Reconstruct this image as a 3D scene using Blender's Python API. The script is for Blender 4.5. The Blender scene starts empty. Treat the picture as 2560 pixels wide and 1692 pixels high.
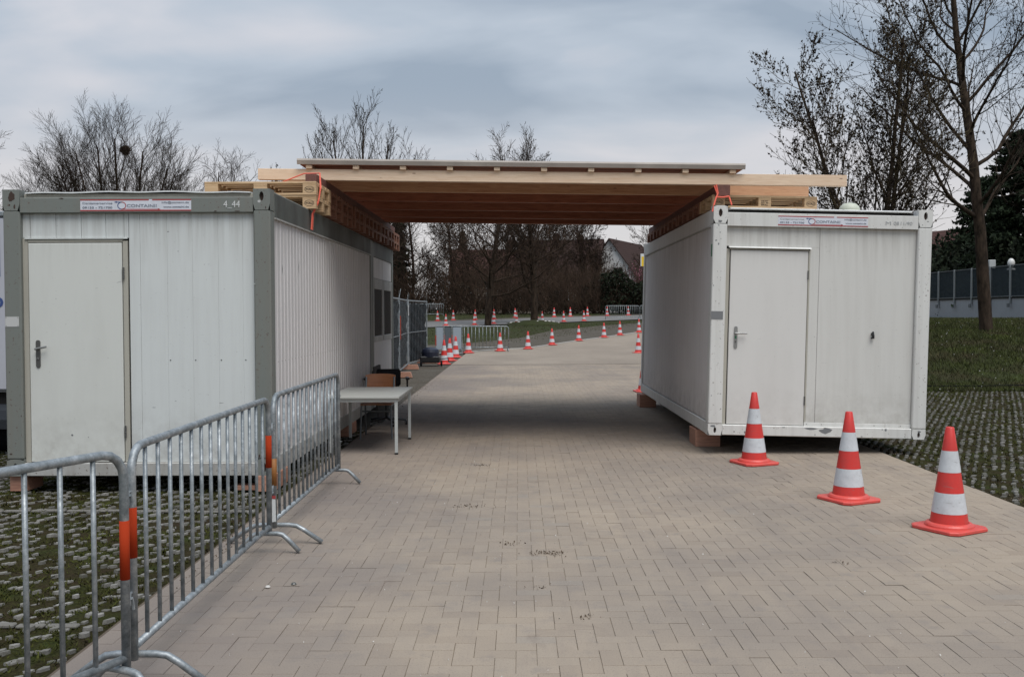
import bpy, math, random
import numpy as np
from mathutils import Vector, Matrix
random.seed(7); rng = np.random.default_rng(7)
S = bpy.context.scene
COL = S.collection
PI = math.pi

# ------------------------------------------------------------------ camera
CAMH = 1.632
cam = bpy.data.cameras.new('camera'); camo = bpy.data.objects.new('camera', cam); COL.objects.link(camo)
pitch, roll, yaw = .0273, -.0039, -.0073
fw = Vector((math.sin(yaw)*math.cos(pitch), math.cos(yaw)*math.cos(pitch), -math.sin(pitch)))
rt = Vector((math.cos(yaw), -math.sin(yaw), 0)); up = rt.cross(fw)
r2 = rt*math.cos(roll)+up*math.sin(roll); u2 = -rt*math.sin(roll)+up*math.cos(roll)
M = Matrix((r2, u2, -fw)).transposed().to_4x4(); M.translation = Vector((0, 0, CAMH))
camo.matrix_world = M
cam.sensor_width = 36; cam.lens = 2400/2560*36; cam.clip_end = 3000; cam.clip_start = .05
S.camera = camo
F_PX = 2400.0
def project(x, y, z):
    v = Vector((x, y, z-CAMH)); d = v.dot(fw)
    if d <= .05: return None
    return 1280+F_PX*v.dot(r2)/d, 846-F_PX*v.dot(u2)/d

# ------------------------------------------------------------------ world, sun, exposure
W = bpy.data.worlds.new('World'); S.world = W; W.use_nodes = True
nt = W.node_tree; nt.nodes.clear(); N = nt.nodes.new; L = nt.links.new
out = N('ShaderNodeOutputWorld'); bg = N('ShaderNodeBackground'); bg2 = N('ShaderNodeBackground'); addn = N('ShaderNodeMixShader'); addn.inputs[0].default_value = .88
sky = N('ShaderNodeTexSky'); sky.sky_type = 'NISHITA'; sky.sun_disc = False
SUN_EL, SUN_AZ = math.radians(61), math.radians(152)
sky.sun_elevation = SUN_EL; sky.sun_rotation = SUN_AZ
L(sky.outputs[0], bg2.inputs[0]); bg2.inputs[1].default_value = .05
tc = N('ShaderNodeTexCoord'); sep = N('ShaderNodeSeparateXYZ'); L(tc.outputs['Generated'], sep.inputs[0])
def mth(op, a, b=None, c=None, clamp=False):
    n = N('ShaderNodeMath'); n.operation = op; n.use_clamp = clamp
    for i, v in enumerate((a, b, c)):
        if v is None: continue
        if isinstance(v, (int, float)): n.inputs[i].default_value = v
        else: L(v, n.inputs[i])
    return n.outputs[0]
zc = mth('MAXIMUM', sep.outputs[2], 0.0)
den = mth('ADD', zc, .30)
px_ = mth('DIVIDE', sep.outputs[0], den); py_ = mth('DIVIDE', sep.outputs[1], den)
cmb = N('ShaderNodeCombineXYZ'); L(px_, cmb.inputs[0]); L(py_, cmb.inputs[1])
mp = N('ShaderNodeMapping'); mp.inputs['Rotation'].default_value = (0, 0, .35); mp.inputs['Scale'].default_value = (.75, 1.35, 1); mp.inputs['Location'].default_value = (3.4, 1.1, .4)
L(cmb.outputs[0], mp.inputs[0])
n1 = N('ShaderNodeTexNoise'); n1.inputs['Scale'].default_value = 2.5; n1.inputs['Detail'].default_value = 5; n1.inputs['Roughness'].default_value = .45; n1.inputs['Distortion'].default_value = .3
L(mp.outputs[0], n1.inputs['Vector'])
bias = mth('MULTIPLY_ADD', mth('MINIMUM', zc, .42), -.85, .155)
n2 = N('ShaderNodeTexNoise'); n2.inputs['Scale'].default_value = 1.15; n2.inputs['Detail'].default_value = 2; L(mp.outputs[0], n2.inputs['Vector'])
nv = mth('ADD', mth('MULTIPLY_ADD', n1.outputs[0], .80, mth('MULTIPLY', n2.outputs[0], .80)), mth('SUBTRACT', bias, .29))
cr = N('ShaderNodeValToRGB'); L(nv, cr.inputs[0])
e = cr.color_ramp.elements
e[0].position = .34; e[0].color = (.315, .375, .45, 1)
e[1].position = .60; e[1].color = (.63, .63, .665, 1)
m_ = e.new(.47); m_.color = (.455, .51, .58, 1)
# toward the horizon the cloud deck thins to a pale warm white
hz = N('ShaderNodeMapRange'); hz.inputs['From Min'].default_value = .05; hz.inputs['From Max'].default_value = .24; L(zc, hz.inputs[0])
hz.interpolation_type = 'SMOOTHSTEP'
mixh = N('ShaderNodeMix'); mixh.data_type = 'RGBA'; L(hz.outputs[0], mixh.inputs[0])
mixh.inputs[6].default_value = (.69, .665, .67, 1); L(cr.outputs[0], mixh.inputs[7])
# zenith of an overcast sky is brighter
zb = mth('MULTIPLY_ADD', mth('MULTIPLY', zc, zc), .75, .545)
L(mixh.outputs[2], bg.inputs[0]); L(zb, bg.inputs[1])
L(bg2.outputs[0], addn.inputs[1]); L(bg.outputs[0], addn.inputs[2]); L(addn.outputs[0], out.inputs[0])
sl = bpy.data.lights.new('sun', 'SUN'); sl.energy = 1.5; sl.angle = math.radians(42); sl.color = (1, .965, .92)
so = bpy.data.objects.new('sun', sl); COL.objects.link(so)
# sun_rotation is clockwise from +Y : direction to the sun
sd = Vector((math.sin(SUN_AZ)*math.cos(SUN_EL), math.cos(SUN_AZ)*math.cos(SUN_EL), math.sin(SUN_EL)))
so.rotation_euler = sd.to_track_quat('Z', 'Y').to_euler(); so.location = (0, -10, 30)
S.view_settings.view_transform = 'Standard'; S.view_settings.look = 'None'; S.view_settings.exposure = .95; S.view_settings.gamma = 1
S.view_settings.use_curve_mapping = False

# ------------------------------------------------------------------ materials
def mat(name, col, rough=.6, metal=0, spec=.5):
    m = bpy.data.materials.new(name); m.use_nodes = True
    b = m.node_tree.nodes['Principled BSDF']
    b.inputs['Base Color'].default_value = (*col, 1); b.inputs['Roughness'].default_value = rough
    b.inputs['Metallic'].default_value = metal; b.inputs['Specular IOR Level'].default_value = spec
    return m
class G:   # tiny node helper
    def __init__(s, m): s.m = m; s.nt = m.node_tree; s.b = s.nt.nodes['Principled BSDF']
    def n(s, t, **k):
        x = s.nt.nodes.new(t)
        for a, v in k.items(): setattr(x, a, v)
        return x
    def l(s, a, b): s.nt.links.new(a, b)
    def co(s, kind='Object', scale=(1, 1, 1)):
        t = s.n('ShaderNodeTexCoord'); mp = s.n('ShaderNodeMapping'); mp.inputs['Scale'].default_value = scale
        if kind == 'World':
            g = s.n('ShaderNodeNewGeometry'); s.l(g.outputs['Position'], mp.inputs[0])
        else: s.l(t.outputs[kind], mp.inputs[0])
        return mp.outputs[0]
    def noise(s, vec, scale, detail=4, rough=.55, dist=0):
        x = s.n('ShaderNodeTexNoise'); x.inputs['Scale'].default_value = scale; x.inputs['Detail'].default_value = detail
        x.inputs['Roughness'].default_value = rough; x.inputs['Distortion'].default_value = dist; s.l(vec, x.inputs['Vector']); return x.outputs[0]
    def ramp(s, fac, stops):
        r = s.n('ShaderNodeValToRGB'); s.l(fac, r.inputs[0]); e = r.color_ramp.elements
        while len(e) < len(stops): e.new(.5)
        for i, (p, c) in enumerate(stops):
            e[i].position = p; e[i].color = (*(c if isinstance(c, tuple) else (c, c, c)), 1)
        return r.outputs[0]
    def mix(s, fac, a, b, mode='MIX'):
        x = s.n('ShaderNodeMix', data_type='RGBA', blend_type=mode)
        for i, v in ((0, fac), (6, a), (7, b)):
            if isinstance(v, (int, float)): x.inputs[i].default_value = v
            elif isinstance(v, tuple): x.inputs[i].default_value = (*v, 1)
            else: s.l(v, x.inputs[i])
        return x.outputs[2]
    def base(s, c): s.l(c, s.b.inputs['Base Color'])
    def rough(s, c): s.l(c, s.b.inputs['Roughness'])
    def bump(s, h, st=.3, d=.01):
        x = s.n('ShaderNodeBump'); x.inputs['Strength'].default_value = st; x.inputs['Distance'].default_value = d
        s.l(h, x.inputs['Height']); s.l(x.outputs[0], s.b.inputs['Normal'])

def painted(name, col, grime=(.18, .15, .12), g=.35, rust=0.0, rough=.45, streak=(14, 14, .7), rustcol=(.09, .045, .03), soil=0):
    m = mat(name, col, rough); q = G(m)
    c = q.noise(q.co('World', streak), 1.0, 6, .65)
    f = q.ramp(c, [(.45, 0.0), (.85, g)])
    c2 = q.noise(q.co('World', (1, 1, 1)), .9, 5, .6)
    f2 = q.ramp(c2, [(.35, 0.0), (.9, g*.5)])
    o = q.mix(f, col, grime); o = q.mix(f2, o, grime)
    if soil:      # splashed dirt low down, rain streaks from the top rail, a few scratches
        sx = q.n('ShaderNodeSeparateXYZ'); q.l(q.co('World'), sx.inputs[0])
        lo = q.n('ShaderNodeMapRange'); lo.inputs['From Min'].default_value = .22; lo.inputs['From Max'].default_value = .85; lo.inputs['To Min'].default_value = .62; lo.inputs['To Max'].default_value = 0; q.l(sx.outputs[2], lo.inputs[0])
        hi = q.n('ShaderNodeMapRange'); hi.inputs['From Min'].default_value = 2.05; hi.inputs['From Max'].default_value = 2.62; hi.inputs['To Min'].default_value = 0; hi.inputs['To Max'].default_value = .55; q.l(sx.outputs[2], hi.inputs[0])
        stn = q.noise(q.co('World', (22, 22, .9)), 1.0, 5, .7); spn = q.noise(q.co('World', (3, 3, 3)), 2.0, 6, .7)
        for e_, n_ in ((lo.outputs[0], spn), (hi.outputs[0], stn)):
            mm = q.n('ShaderNodeMath', operation='MULTIPLY'); q.l(e_, mm.inputs[0]); q.l(q.ramp(n_, [(.40, 0.0), (.68, 1.0)]), mm.inputs[1])
            mk = q.n('ShaderNodeMath', operation='MULTIPLY'); q.l(mm.outputs[0], mk.inputs[0]); mk.inputs[1].default_value = soil
            o = q.mix(mk.outputs[0], o, (.17, .145, .11))
        scr = q.noise(q.co('World', (9, 9, 55)), 1.3, 2, .5, 1.5); o = q.mix(q.ramp(scr, [(.735, 0.0), (.75, .45)]), o, (.22, .21, .2))
    c3 = q.noise(q.co('World', (1, 1, 1)), 38, 3, .6)
    f3 = q.ramp(c3, [(.70-.14*rust, 0.0), (.735-.14*rust, min(1, .25+rust))])
    o = q.mix(f3, o, rustcol)
    q.base(o)
    q.rough(q.ramp(c2, [(.3, rough-.08), (.8, rough+.2)]))
    c4 = q.noise(q.co('World', (1, 1, 1)), 6, 2); q.bump(c4, .08, .01)
    return m
M_panelL = painted('painted_panel_cool', (.60, .625, .615), g=.14, soil=.8)
M_panelS = painted('painted_panel_side', (.63, .605, .595), g=.22, soil=.9)
M_panelR = painted('painted_panel_warm', (.585, .58, .55), g=.15, soil=.7)
M_doorL = painted('door_paint', (.60, .61, .575), g=.13, streak=(3, 3, .6), soil=.6)
M_doorR = painted('door_paint_right', (.61, .60, .575), g=.10, streak=(3, 3, .6), soil=.4)
M_frameG = painted('grey_frame_paint', (.165, .18, .165), g=.45, rust=.42, rough=.5)
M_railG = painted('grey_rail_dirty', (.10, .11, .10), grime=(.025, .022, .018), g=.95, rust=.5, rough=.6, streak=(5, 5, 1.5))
M_frameW = painted('white_frame_paint', (.63, .63, .605), g=.30, rust=.30)
M_sill = painted('dirty_white_sill', (.40, .40, .38), g=.7, rust=.5, streak=(9, 9, 2))
M_trim = painted('trim', (.40, .385, .33), g=.4)
M_dark = mat('dark_gap', (.012, .011, .010), .9)
M_rustdark = mat('rusty_dark', (.05, .03, .022), .85)
M_chip = mat('bare_grey_primer', (.16, .165, .17), .7)
M_roofbit = painted('container_roof_edge', (.70, .72, .72), g=.3, rust=.2)
M_handle = mat('worn_handle_steel', (.34, .34, .33), .38, .8)
M_plate = mat('handle_backplate', (.12, .12, .115), .45, .6)
M_signplate = mat('small_plate', (.48, .48, .47), .5)
M_sticker = painted('sticker_white', (.62, .64, .70), g=.18)
M_red = mat('sticker_red', (.36, .05, .05), .5)
M_blue = mat('sticker_blue', (.035, .07, .22), .5)
M_greyink = mat('sticker_grey', (.20, .22, .27), .5)
M_faded = mat('faded_ink', (.36, .37, .37), .6)
M_white = mat('white_plastic', (.60, .61, .60), .4)
M_orange = mat('orange_tape', (.34, .036, .010), .8, spec=.1)
M_amber = mat('amber_tape', (.26, .10, .02), .6)
M_black = mat('black_plastic', (.012, .012, .013), .4)
M_blackfab = mat('black_fabric', (.010, .010, .011), .9)
M_glass = mat('window_glass', (.02, .022, .024), .12)
M_shut = mat('dark_shutter', (.045, .04, .036), .55)
M_strap = mat('red_strap', (.80, .14, .09), .6)
M_green = mat('green_tag', (.02, .16, .07), .5)
M_yellow = mat('yellow_sign', (.72, .48, .02), .5)

def galv():
    m = mat('galvanised_steel', (.33, .36, .38), .45, .55); q = G(m)
    a = q.noise(q.co('World'), 16, 5, .7); b = q.noise(q.co('World'), 90, 2, .6)
    o = q.ramp(a, [(.32, (.15, .17, .18)), (.52, (.28, .305, .32)), (.72, (.48, .50, .51))])
    o = q.mix(q.ramp(b, [(.66, 0.0), (.72, .5)]), o, (.10, .09, .08)); q.base(o)
    q.rough(q.ramp(a, [(.3, .62), (.7, .38)])); q.bump(b, .15, .002)
    return m
M_galv = galv()
M_galvd = mat('galvanised_dark', (.15, .165, .175), .5, .5)

def conemat(name, col):
    m = mat(name, col, .42); q = G(m)
    a = q.noise(q.co('Object', (1, 1, 1)), 9, 6, .7)
    b = q.noise(q.co('World', (1, 1, 2)), 45, 3, .6)
    o = q.mix(q.ramp(a, [(.45, 0.0), (.78, .55)]), col, tuple(c*.5+.03 for c in col))
    sc = q.noise(q.co('World', (8, 8, 30)), 1.5, 3, .6, 1); o = q.mix(q.ramp(sc, [(.64, 0.0), (.70, .4)]), o, (.16, .14, .13))
    o = q.mix(q.ramp(b, [(.68, 0.0), (.75, .35)]), o, (.12, .1, .09)); q.base(o); return m
M_cred = conemat('cone_red', (.56, .033, .026)); M_cbase = conemat('cone_base', (.62, .075, .06)); M_cwhite = conemat('cone_white', (.53, .55, .57))

def wood(name, c1, c2, scale=(2.5, 30, 30), knots=True, rough=.65):
    m = mat(name, c1, rough); q = G(m)
    v = q.co('Object', scale)
    a = q.noise(v, 1.3, 6, .6, 1.2)
    o = q.ramp(a, [(.3, c2), (.55, c1), (.8, tuple(min(1, x*1.12) for x in c1))])
    if knots:
        w = q.n('ShaderNodeTexVoronoi'); w.inputs['Scale'].default_value = 3.1; q.l(q.co('Object', (1, 3.5, 3.5)), w.inputs['Vector'])
        o = q.mix(q.ramp(w.outputs[0], [(.04, .8), (.085, 0.0)]), o, (.12, .05, .025))
        gr = q.noise(q.co('World', (.8, 9, 60)), 1.6, 5, .7, 2.0); o = q.mix(q.ramp(gr, [(.56, 0.0), (.72, .35)]), o, tuple(x*.45 for x in c2))
    q.base(o); q.bump(a, .2, .002); return m
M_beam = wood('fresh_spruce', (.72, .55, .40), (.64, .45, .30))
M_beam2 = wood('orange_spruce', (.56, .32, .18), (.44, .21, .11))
M_beam3 = wood('shaded_red_spruce', (.34, .12, .062), (.22, .07, .035))  # rear beams and deck: shade under the roof put into a darker, redder wood
M_bearer = wood('stained_bearer', (.15, .06, .045), (.09, .035, .028), scale=(30, 2.5, 30))
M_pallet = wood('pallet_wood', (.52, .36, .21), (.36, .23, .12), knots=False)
M_palletshade = wood('pallet_wood_shaded', (.24, .105, .062), (.14, .06, .038), knots=False)  # pallets behind the front ones: their shade put into a darker wood colour
M_block = wood('timber_block', (.42, .22, .15), (.27, .13, .09))
M_ply = wood('chair_plywood', (.27, .105, .04), (.21, .075, .028), knots=False, rough=.35)
M_ink = mat('stamp_ink', (.03, .022, .016), .8)
M_table = painted('table_top', (.38, .39, .37), g=.15)
M_tleg = mat('table_leg', (.42, .44, .43), .4)
def roofsheet():
    m = mat('roof_sheet', (.32, .27, .23), .5); q = G(m)
    a = q.noise(q.co('Object'), 3, 5, .6)
    q.base(q.ramp(a, [(.3, (.30, .265, .235)), (.7, (.40, .355, .315))])); return m
M_roof = roofsheet()

def paver():
    m = mat('concrete_paver', (.36, .31, .27), .95, spec=.12); q = G(m)
    at = q.n('ShaderNodeAttribute'); at.attribute_name = 'tint'
    o = q.ramp(at.outputs['Fac'], [(0, (.268, .218, .172)), (.4, (.308, .254, .200)), (.8, (.322, .267, .211)), (1, (.300, .257, .211))])
    big = q.noise(q.co('World'), .38, 5, .6)           # dirty / sandy areas
    o = q.mix(q.ramp(big, [(.38, .55), (.58, 0.0)]), o, (.175, .155, .142))
    sx = q.n('ShaderNodeSeparateXYZ'); q.l(q.co('World'), sx.inputs[0])
    wob = q.n('ShaderNodeMath', operation='MULTIPLY_ADD'); q.l(big, wob.inputs[0]); wob.inputs[1].default_value = 2.6; q.l(sx.outputs[0], wob.inputs[2])
    edge = q.n('ShaderNodeMapRange'); edge.inputs['From Min'].default_value = -.6; edge.inputs['From Max'].default_value = .75; q.l(wob.outputs[0], edge.inputs[0])
    o = q.mix(q.ramp(edge.outputs[0], [(0, .55), (1, 0.0)]), o, (.170, .147, .138))   # tracked-in dirt along the left kerb
    sand = q.noise(q.co('World', (1, .6, 1)), .7, 4, .6)
    o = q.mix(q.ramp(sand, [(.52, 0.0), (.75, .6)]), o, (.275, .232, .185))
    mid = q.noise(q.co('World'), 5, 5, .65)
    o = q.mix(q.ramp(mid, [(.56, 0.0), (.74, .40)]), o, (.150, .140, .140))
    fine = q.noise(q.co('World'), 130, 3, .7)
    o = q.mix(q.ramp(fine, [(.30, .55), (.46, 0.0)]), o, (.12, .10, .09))
    o = q.mix(q.ramp(fine, [(.62, 0.0), (.78, .35)]), o, (.36, .33, .30))
    trk = q.noise(q.co('World', (2.2, .22, 1)), 1.0, 5, .7)          # faint tyre tracks along the drive
    o = q.mix(q.ramp(trk, [(.50, 0.0), (.70, .38)]), o, (.185, .160, .145))
    blot = q.noise(q.co('World', (1, 1, 1)), 1.7, 6, .7, .8); o = q.mix(q.ramp(blot, [(.60, 0.0), (.72, .45)]), o, (.17, .135, .115))
    rst = q.noise(q.co('World'), 3.2, 3, .6, .6)
    o = q.mix(q.ramp(rst, [(.71, 0.0), (.80, .4)]), o, (.22, .11, .055))
    q.base(o); q.bump(fine, .35, .003); return m
M_paver = paver()
def joint():
    m = mat('sandy_joint', (.10, .075, .06), .95); q = G(m)
    a = q.noise(q.co('World'), 1.1, 4, .6)
    o = q.ramp(a, [(.35, (.17, .125, .085)), (.5, (.25, .19, .13)), (.65, (.32, .25, .175))])
    sx = q.n('ShaderNodeSeparateXYZ'); q.l(q.co('World'), sx.inputs[0]); ed = q.n('ShaderNodeMapRange'); ed.inputs['From Min'].default_value = -1.8; ed.inputs['From Max'].default_value = .2; q.l(sx.outputs[0], ed.inputs[0])
    ed2 = q.n('ShaderNodeMapRange'); ed2.inputs['From Min'].default_value = 4.2; ed2.inputs['From Max'].default_value = 1.8; q.l(sx.outputs[0], ed2.inputs[0])
    o = q.mix(q.ramp(ed.outputs[0], [(0, .9), (1, 0.0)]), o, (.075, .056, .040)); o = q.mix(q.ramp(ed2.outputs[0], [(0, .6), (1, 0.0)]), o, (.10, .08, .058)); q.base(o); return m
M_joint = joint()
def farpave():
    m = mat('far_paving', (.34, .30, .26), .95, spec=.12); q = G(m)
    a = q.noise(q.co('World', (1, .5, 1)), .5, 5, .6)
    o = q.ramp(a, [(.3, (.245, .208, .172)), (.6, (.295, .251, .206)), (.8, (.31, .27, .226))])
    b = q.n('ShaderNodeTexBrick'); b.inputs['Scale'].default_value = 5; b.inputs['Mortar Size'].default_value = .03
    b.inputs['Color1'].default_value = (1, 1, 1, 1); b.inputs['Color2'].default_value = (.86, .86, .86, 1); b.inputs['Mortar'].default_value = (.55, .5, .45, 1)
    q.l(q.co('World'), b.inputs['Vector']); o = q.mix(.45, o, b.outputs[0], 'MULTIPLY'); q.base(o); return m
M_far = farpave()
def pathm():
    m = mat('grey_path', (.26, .25, .245), .95, spec=.1); q = G(m)
    a = q.noise(q.co('World'), .8, 6, .65); q.base(q.ramp(a, [(.3, (.15, .146, .142)), (.7, (.20, .192, .185))])); return m
M_path = pathm()
def stone():
    m = mat('grid_stone', (.26, .25, .23), .95, spec=.12); q = G(m)
    at = q.n('ShaderNodeAttribute'); at.attribute_name = 'tint'
    o = q.ramp(at.outputs['Fac'], [(0, (.07, .068, .055)), (.5, (.165, .158, .146)), (1, (.27, .26, .245))])
    f = q.noise(q.co('World'), 60, 4, .7)
    o = q.mix(q.ramp(f, [(.45, 0.0), (.7, .6)]), o, (.10, .10, .075)); q.base(o); q.bump(f, .5, .006); return m
M_stone = stone()
def moss(name='moss_soil', gr=.5):
    m = mat(name, (.03, .03, .02), 1, spec=.05); q = G(m)
    a = q.noise(q.co('World'), 2.2, 5, .7); b = q.noise(q.co('World'), 45, 4, .7)
    o = q.ramp(a, [(.35, (.044, .032, .020)), (.50, (.040, .036, .015)), (.68, (.040, .052, .014))])
    o = q.mix(q.ramp(b, [(.35, .75), (.6, 0.0)]), o, (.010, .008, .006)); q.base(o); q.bump(b, .8, .02); return m
M_moss = moss()
def grassm(name, c1, c2, c3):
    m = mat(name, c1, 1, spec=.15); q = G(m)
    a = q.noise(q.co('World'), .9, 6, .7); b = q.noise(q.co('World'), 22, 4, .7)
    o = q.ramp(a, [(.3, c1), (.5, c2), (.7, c3)])
    o = q.mix(q.ramp(b, [(.35, .7), (.6, 0.0)]), o, tuple(x*.35 for x in c1)); q.base(o); return m
M_grass = grassm('grass_ground', (.050, .038, .022), (.036, .044, .015), (.044, .060, .014))
M_blade = grassm('grass_blades', (.100, .078, .046), (.050, .064, .020), (.085, .105, .024))
M_mossb = grassm('moss_tufts', (.044, .034, .014), (.050, .056, .013), (.095, .105, .020))
M_grid = grassm('far_grid_paving', (.085, .072, .055), (.105, .092, .075), (.125, .112, .095))
def bark(name, c1, c2, sc=12):
    m = mat(name, c1, .95, spec=.1); q = G(m)
    a = q.noise(q.co('World', (1, 1, .35)), sc, 5, .7); q.base(q.ramp(a, [(.35, c2), (.65, c1)])); q.bump(a, .8, .02); return m
M_bark = bark('bark_brown', (.062, .044, .032), (.016, .012, .009), 7)
M_twig = bark('twig_dark', (.050, .038, .028), (.022, .017, .013), 3)
M_twigy = bark('twig_lichen', (.11, .085, .045), (.040, .030, .020), 2)
M_twigr = bark('twig_reddish', (.082, .054, .038), (.024, .017, .013), 1.5)
M_leaf = mat('dry_leaf', (.022, .016, .013), .9, spec=.2)
def fol(name, c1, c2):
    m = mat(name, c1, .9, spec=.15); q = G(m); a = q.noise(q.co('World'), 2.2, 4, .7); q.base(q.ramp(a, [(.35, c2), (.65, c1)])); return m
M_conif = fol('conifer_green', (.022, .034, .016), (.008, .012, .007))
M_hedge = fol('hedge_brown', (.040, .032, .022), (.014, .012, .009))
M_ever = fol('shrub_green', (.020, .028, .014), (.007, .009, .006))
M_blossom = mat('pink_blossom', (.30, .10, .15), .8)
M_wallw = painted('house_wall_white', (.66, .66, .66), g=.1)
M_wallp = painted('house_wall_cream', (.26, .22, .18), g=.2)
def tiles(name, c1, c2):
    m = mat(name, c1, .95, spec=.1); q = G(m)
    w = q.n('ShaderNodeTexWave'); w.inputs['Scale'].default_value = 1.2; w.bands_direction = 'Z'; w.inputs['Distortion'].default_value = .8
    q.l(q.co('World'), w.inputs['Vector']); a = q.noise(q.co('World'), 1.3, 5, .7)
    q.base(q.mix(.5, q.ramp(a, [(.3, c2), (.7, c1)]), q.ramp(w.outputs[0], [(.2, c2), (.8, c1)]))); return m
M_tile = tiles('roof_tiles_red', (.085, .045, .038), (.05, .028, .025))
M_tile2 = tiles('roof_tiles_brown', (.055, .034, .030), (.032, .021, .019))
M_conc = painted('concrete_wall', (.30, .32, .35), g=.35)
M_slat = mat('blue_grey_slat', (.026, .036, .044), .7, 0, .15)
M_tarp = mat('dark_tarp', (.016, .019, .022), .75, spec=.15)
M_vanw = painted('van_white', (.44, .45, .50), g=.1)
M_tyre = mat('tyre_rubber', (.012, .012, .013), .95, spec=.05)
M_debris = mat('leaf_debris', (.11, .08, .055), .95)
M_pebble = mat('pebble', (.50, .48, .45), .8)

# ------------------------------------------------------------------ mesh helpers
class MB:
    def __init__(s): s.v = []; s.f = []; s.mi = []; s.mats = []
    def m(s, mt):
        if mt not in s.mats: s.mats.append(mt)
        return s.mats.index(mt)
    def add(s, vs, fs, mt=None):
        o = len(s.v); s.v += [tuple(p) for p in vs]; i = s.m(mt) if mt else 0
        for f in fs: s.f.append(tuple(o+k for k in f)); s.mi.append(i)
        return s
    def box(s, x0, x1, y0, y1, z0, z1, b=0, mt=None):
        if x0 > x1: x0, x1 = x1, x0
        if y0 > y1: y0, y1 = y1, y0
        if z0 > z1: z0, z1 = z1, z0
        if b <= 0:
            vs = [(x, y, z) for z in (z0, z1) for y in (y0, y1) for x in (x0, x1)]
            return s.add(vs, [(0, 2, 3, 1), (4, 5, 7, 6), (0, 1, 5, 4), (2, 6, 7, 3), (0, 4, 6, 2), (1, 3, 7, 5)], mt)
        b = min(b, (x1-x0)*.45, (y1-y0)*.45, (z1-z0)*.45)
        X = (x0, x1); Y = (y0, y1); Z = (z0, z1); vs = []; idx = {}
        for i in (0, 1):
            for j in (0, 1):
                for k in (0, 1):
                    sx, sy, sz = (1-2*i)*b, (1-2*j)*b, (1-2*k)*b
                    idx[i, j, k, 'x'] = len(vs); vs.append((X[i], Y[j]+sy, Z[k]+sz))
                    idx[i, j, k, 'y'] = len(vs); vs.append((X[i]+sx, Y[j], Z[k]+sz))
                    idx[i, j, k, 'z'] = len(vs); vs.append((X[i]+sx, Y[j]+sy, Z[k]))
        fs = []
        q = lambda a, l: fs.append(tuple(idx[t] for t in l))
        for i in (0, 1): q(0, [(i, 0, 0, 'x'), (i, 1, 0, 'x'), (i, 1, 1, 'x'), (i, 0, 1, 'x')][::(1 if i else -1)])
        for j in (0, 1): q(0, [(0, j, 0, 'y'), (1, j, 0, 'y'), (1, j, 1, 'y'), (0, j, 1, 'y')][::(-1 if j else 1)])
        for k in (0, 1): q(0, [(0, 0, k, 'z'), (1, 0, k, 'z'), (1, 1, k, 'z'), (0, 1, k, 'z')][::(1 if k else -1)])
        for i in (0, 1):
            for j in (0, 1): q(0, [(i, j, 0, 'x'), (i, j, 1, 'x'), (i, j, 1, 'y'), (i, j, 0, 'y')])
            for k in (0, 1): q(0, [(i, 0, k, 'x'), (i, 1, k, 'x'), (i, 1, k, 'z'), (i, 0, k, 'z')])
        for j in (0, 1):
            for k in (0, 1): q(0, [(0, j, k, 'y'), (1, j, k, 'y'), (1, j, k, 'z'), (0, j, k, 'z')])
        for i in (0, 1):
            for j in (0, 1):
                for k in (0, 1): fs.append((idx[i, j, k, 'x'], idx[i, j, k, 'y'], idx[i, j, k, 'z']))
        return s.add(vs, fs, mt)
    def tube(s, pts, r, n=8, mt=None, cap=True):
        pts = [Vector(p) for p in pts]; k = len(pts); rs = r if isinstance(r, (list, tuple)) else [r]*k
        t0 = (pts[1]-pts[0]).normalized(); u = t0.orthogonal().normalized(); vs = []; fs = []
        for i, p in enumerate(pts):
            t = ((pts[min(i+1, k-1)]-p).normalized()+(p-pts[max(i-1, 0)]).normalized()).normalized()
            u = (u-t*u.dot(t)).normalized(); w = t.cross(u)
            for j in range(n):
                a = 2*PI*j/n; vs.append(p+(u*math.cos(a)+w*math.sin(a))*rs[i])
        for i in range(k-1):
            for j in range(n):
                fs.append((i*n+j, i*n+(j+1) % n, (i+1)*n+(j+1) % n, (i+1)*n+j))
        if cap: fs.append(tuple(range(n))[::-1]); fs.append(tuple((k-1)*n+j for j in range(n)))
        return s.add(vs, fs, mt)
    def lathe(s, prof, n=32, c=(0, 0, 0), mt=None, cap=True):
        vs = [(c[0]+r*math.cos(2*PI*j/n), c[1]+r*math.sin(2*PI*j/n), c[2]+z) for r, z in prof for j in range(n)]
        fs = [(i*n+j, i*n+(j+1) % n, (i+1)*n+(j+1) % n, (i+1)*n+j) for i in range(len(prof)-1) for j in range(n)]
        if cap: fs.append(tuple((len(prof)-1)*n+j for j in range(n)))
        return s.add(vs, fs, mt)
    def prism(s, pts, axis, a0, a1, mt=None):   # polygon extruded along an axis
        n = len(pts)
        def P(p, a):
            return (a, p[0], p[1]) if axis == 'x' else (p[0], a, p[1]) if axis == 'y' else (p[0], p[1], a)
        vs = [P(p, a0) for p in pts]+[P(p, a1) for p in pts]
        fs = [tuple(range(n))[::-1], tuple(range(n, 2*n))]+[(i, (i+1) % n, n+(i+1) % n, n+i) for i in range(n)]
        return s.add(vs, fs, mt)
    def mesh(s, name, mt=None, smooth=False, fixn=True):
        me = bpy.data.meshes.new(name); me.from_pydata(s.v, [], s.f)
        if s.mats:
            for x in s.mats: me.materials.append(x)
            me.polygons.foreach_set('material_index', s.mi)
        elif mt: me.materials.append(mt)
        if smooth: me.polygons.foreach_set('use_smooth', [True]*len(s.f))
        if fixn and len(s.f) < 3000:
            import bmesh
            bm = bmesh.new(); bm.from_mesh(me); bmesh.ops.recalc_face_normals(bm, faces=bm.faces); bm.to_mesh(me); bm.free()
        me.update(); return me
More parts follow.
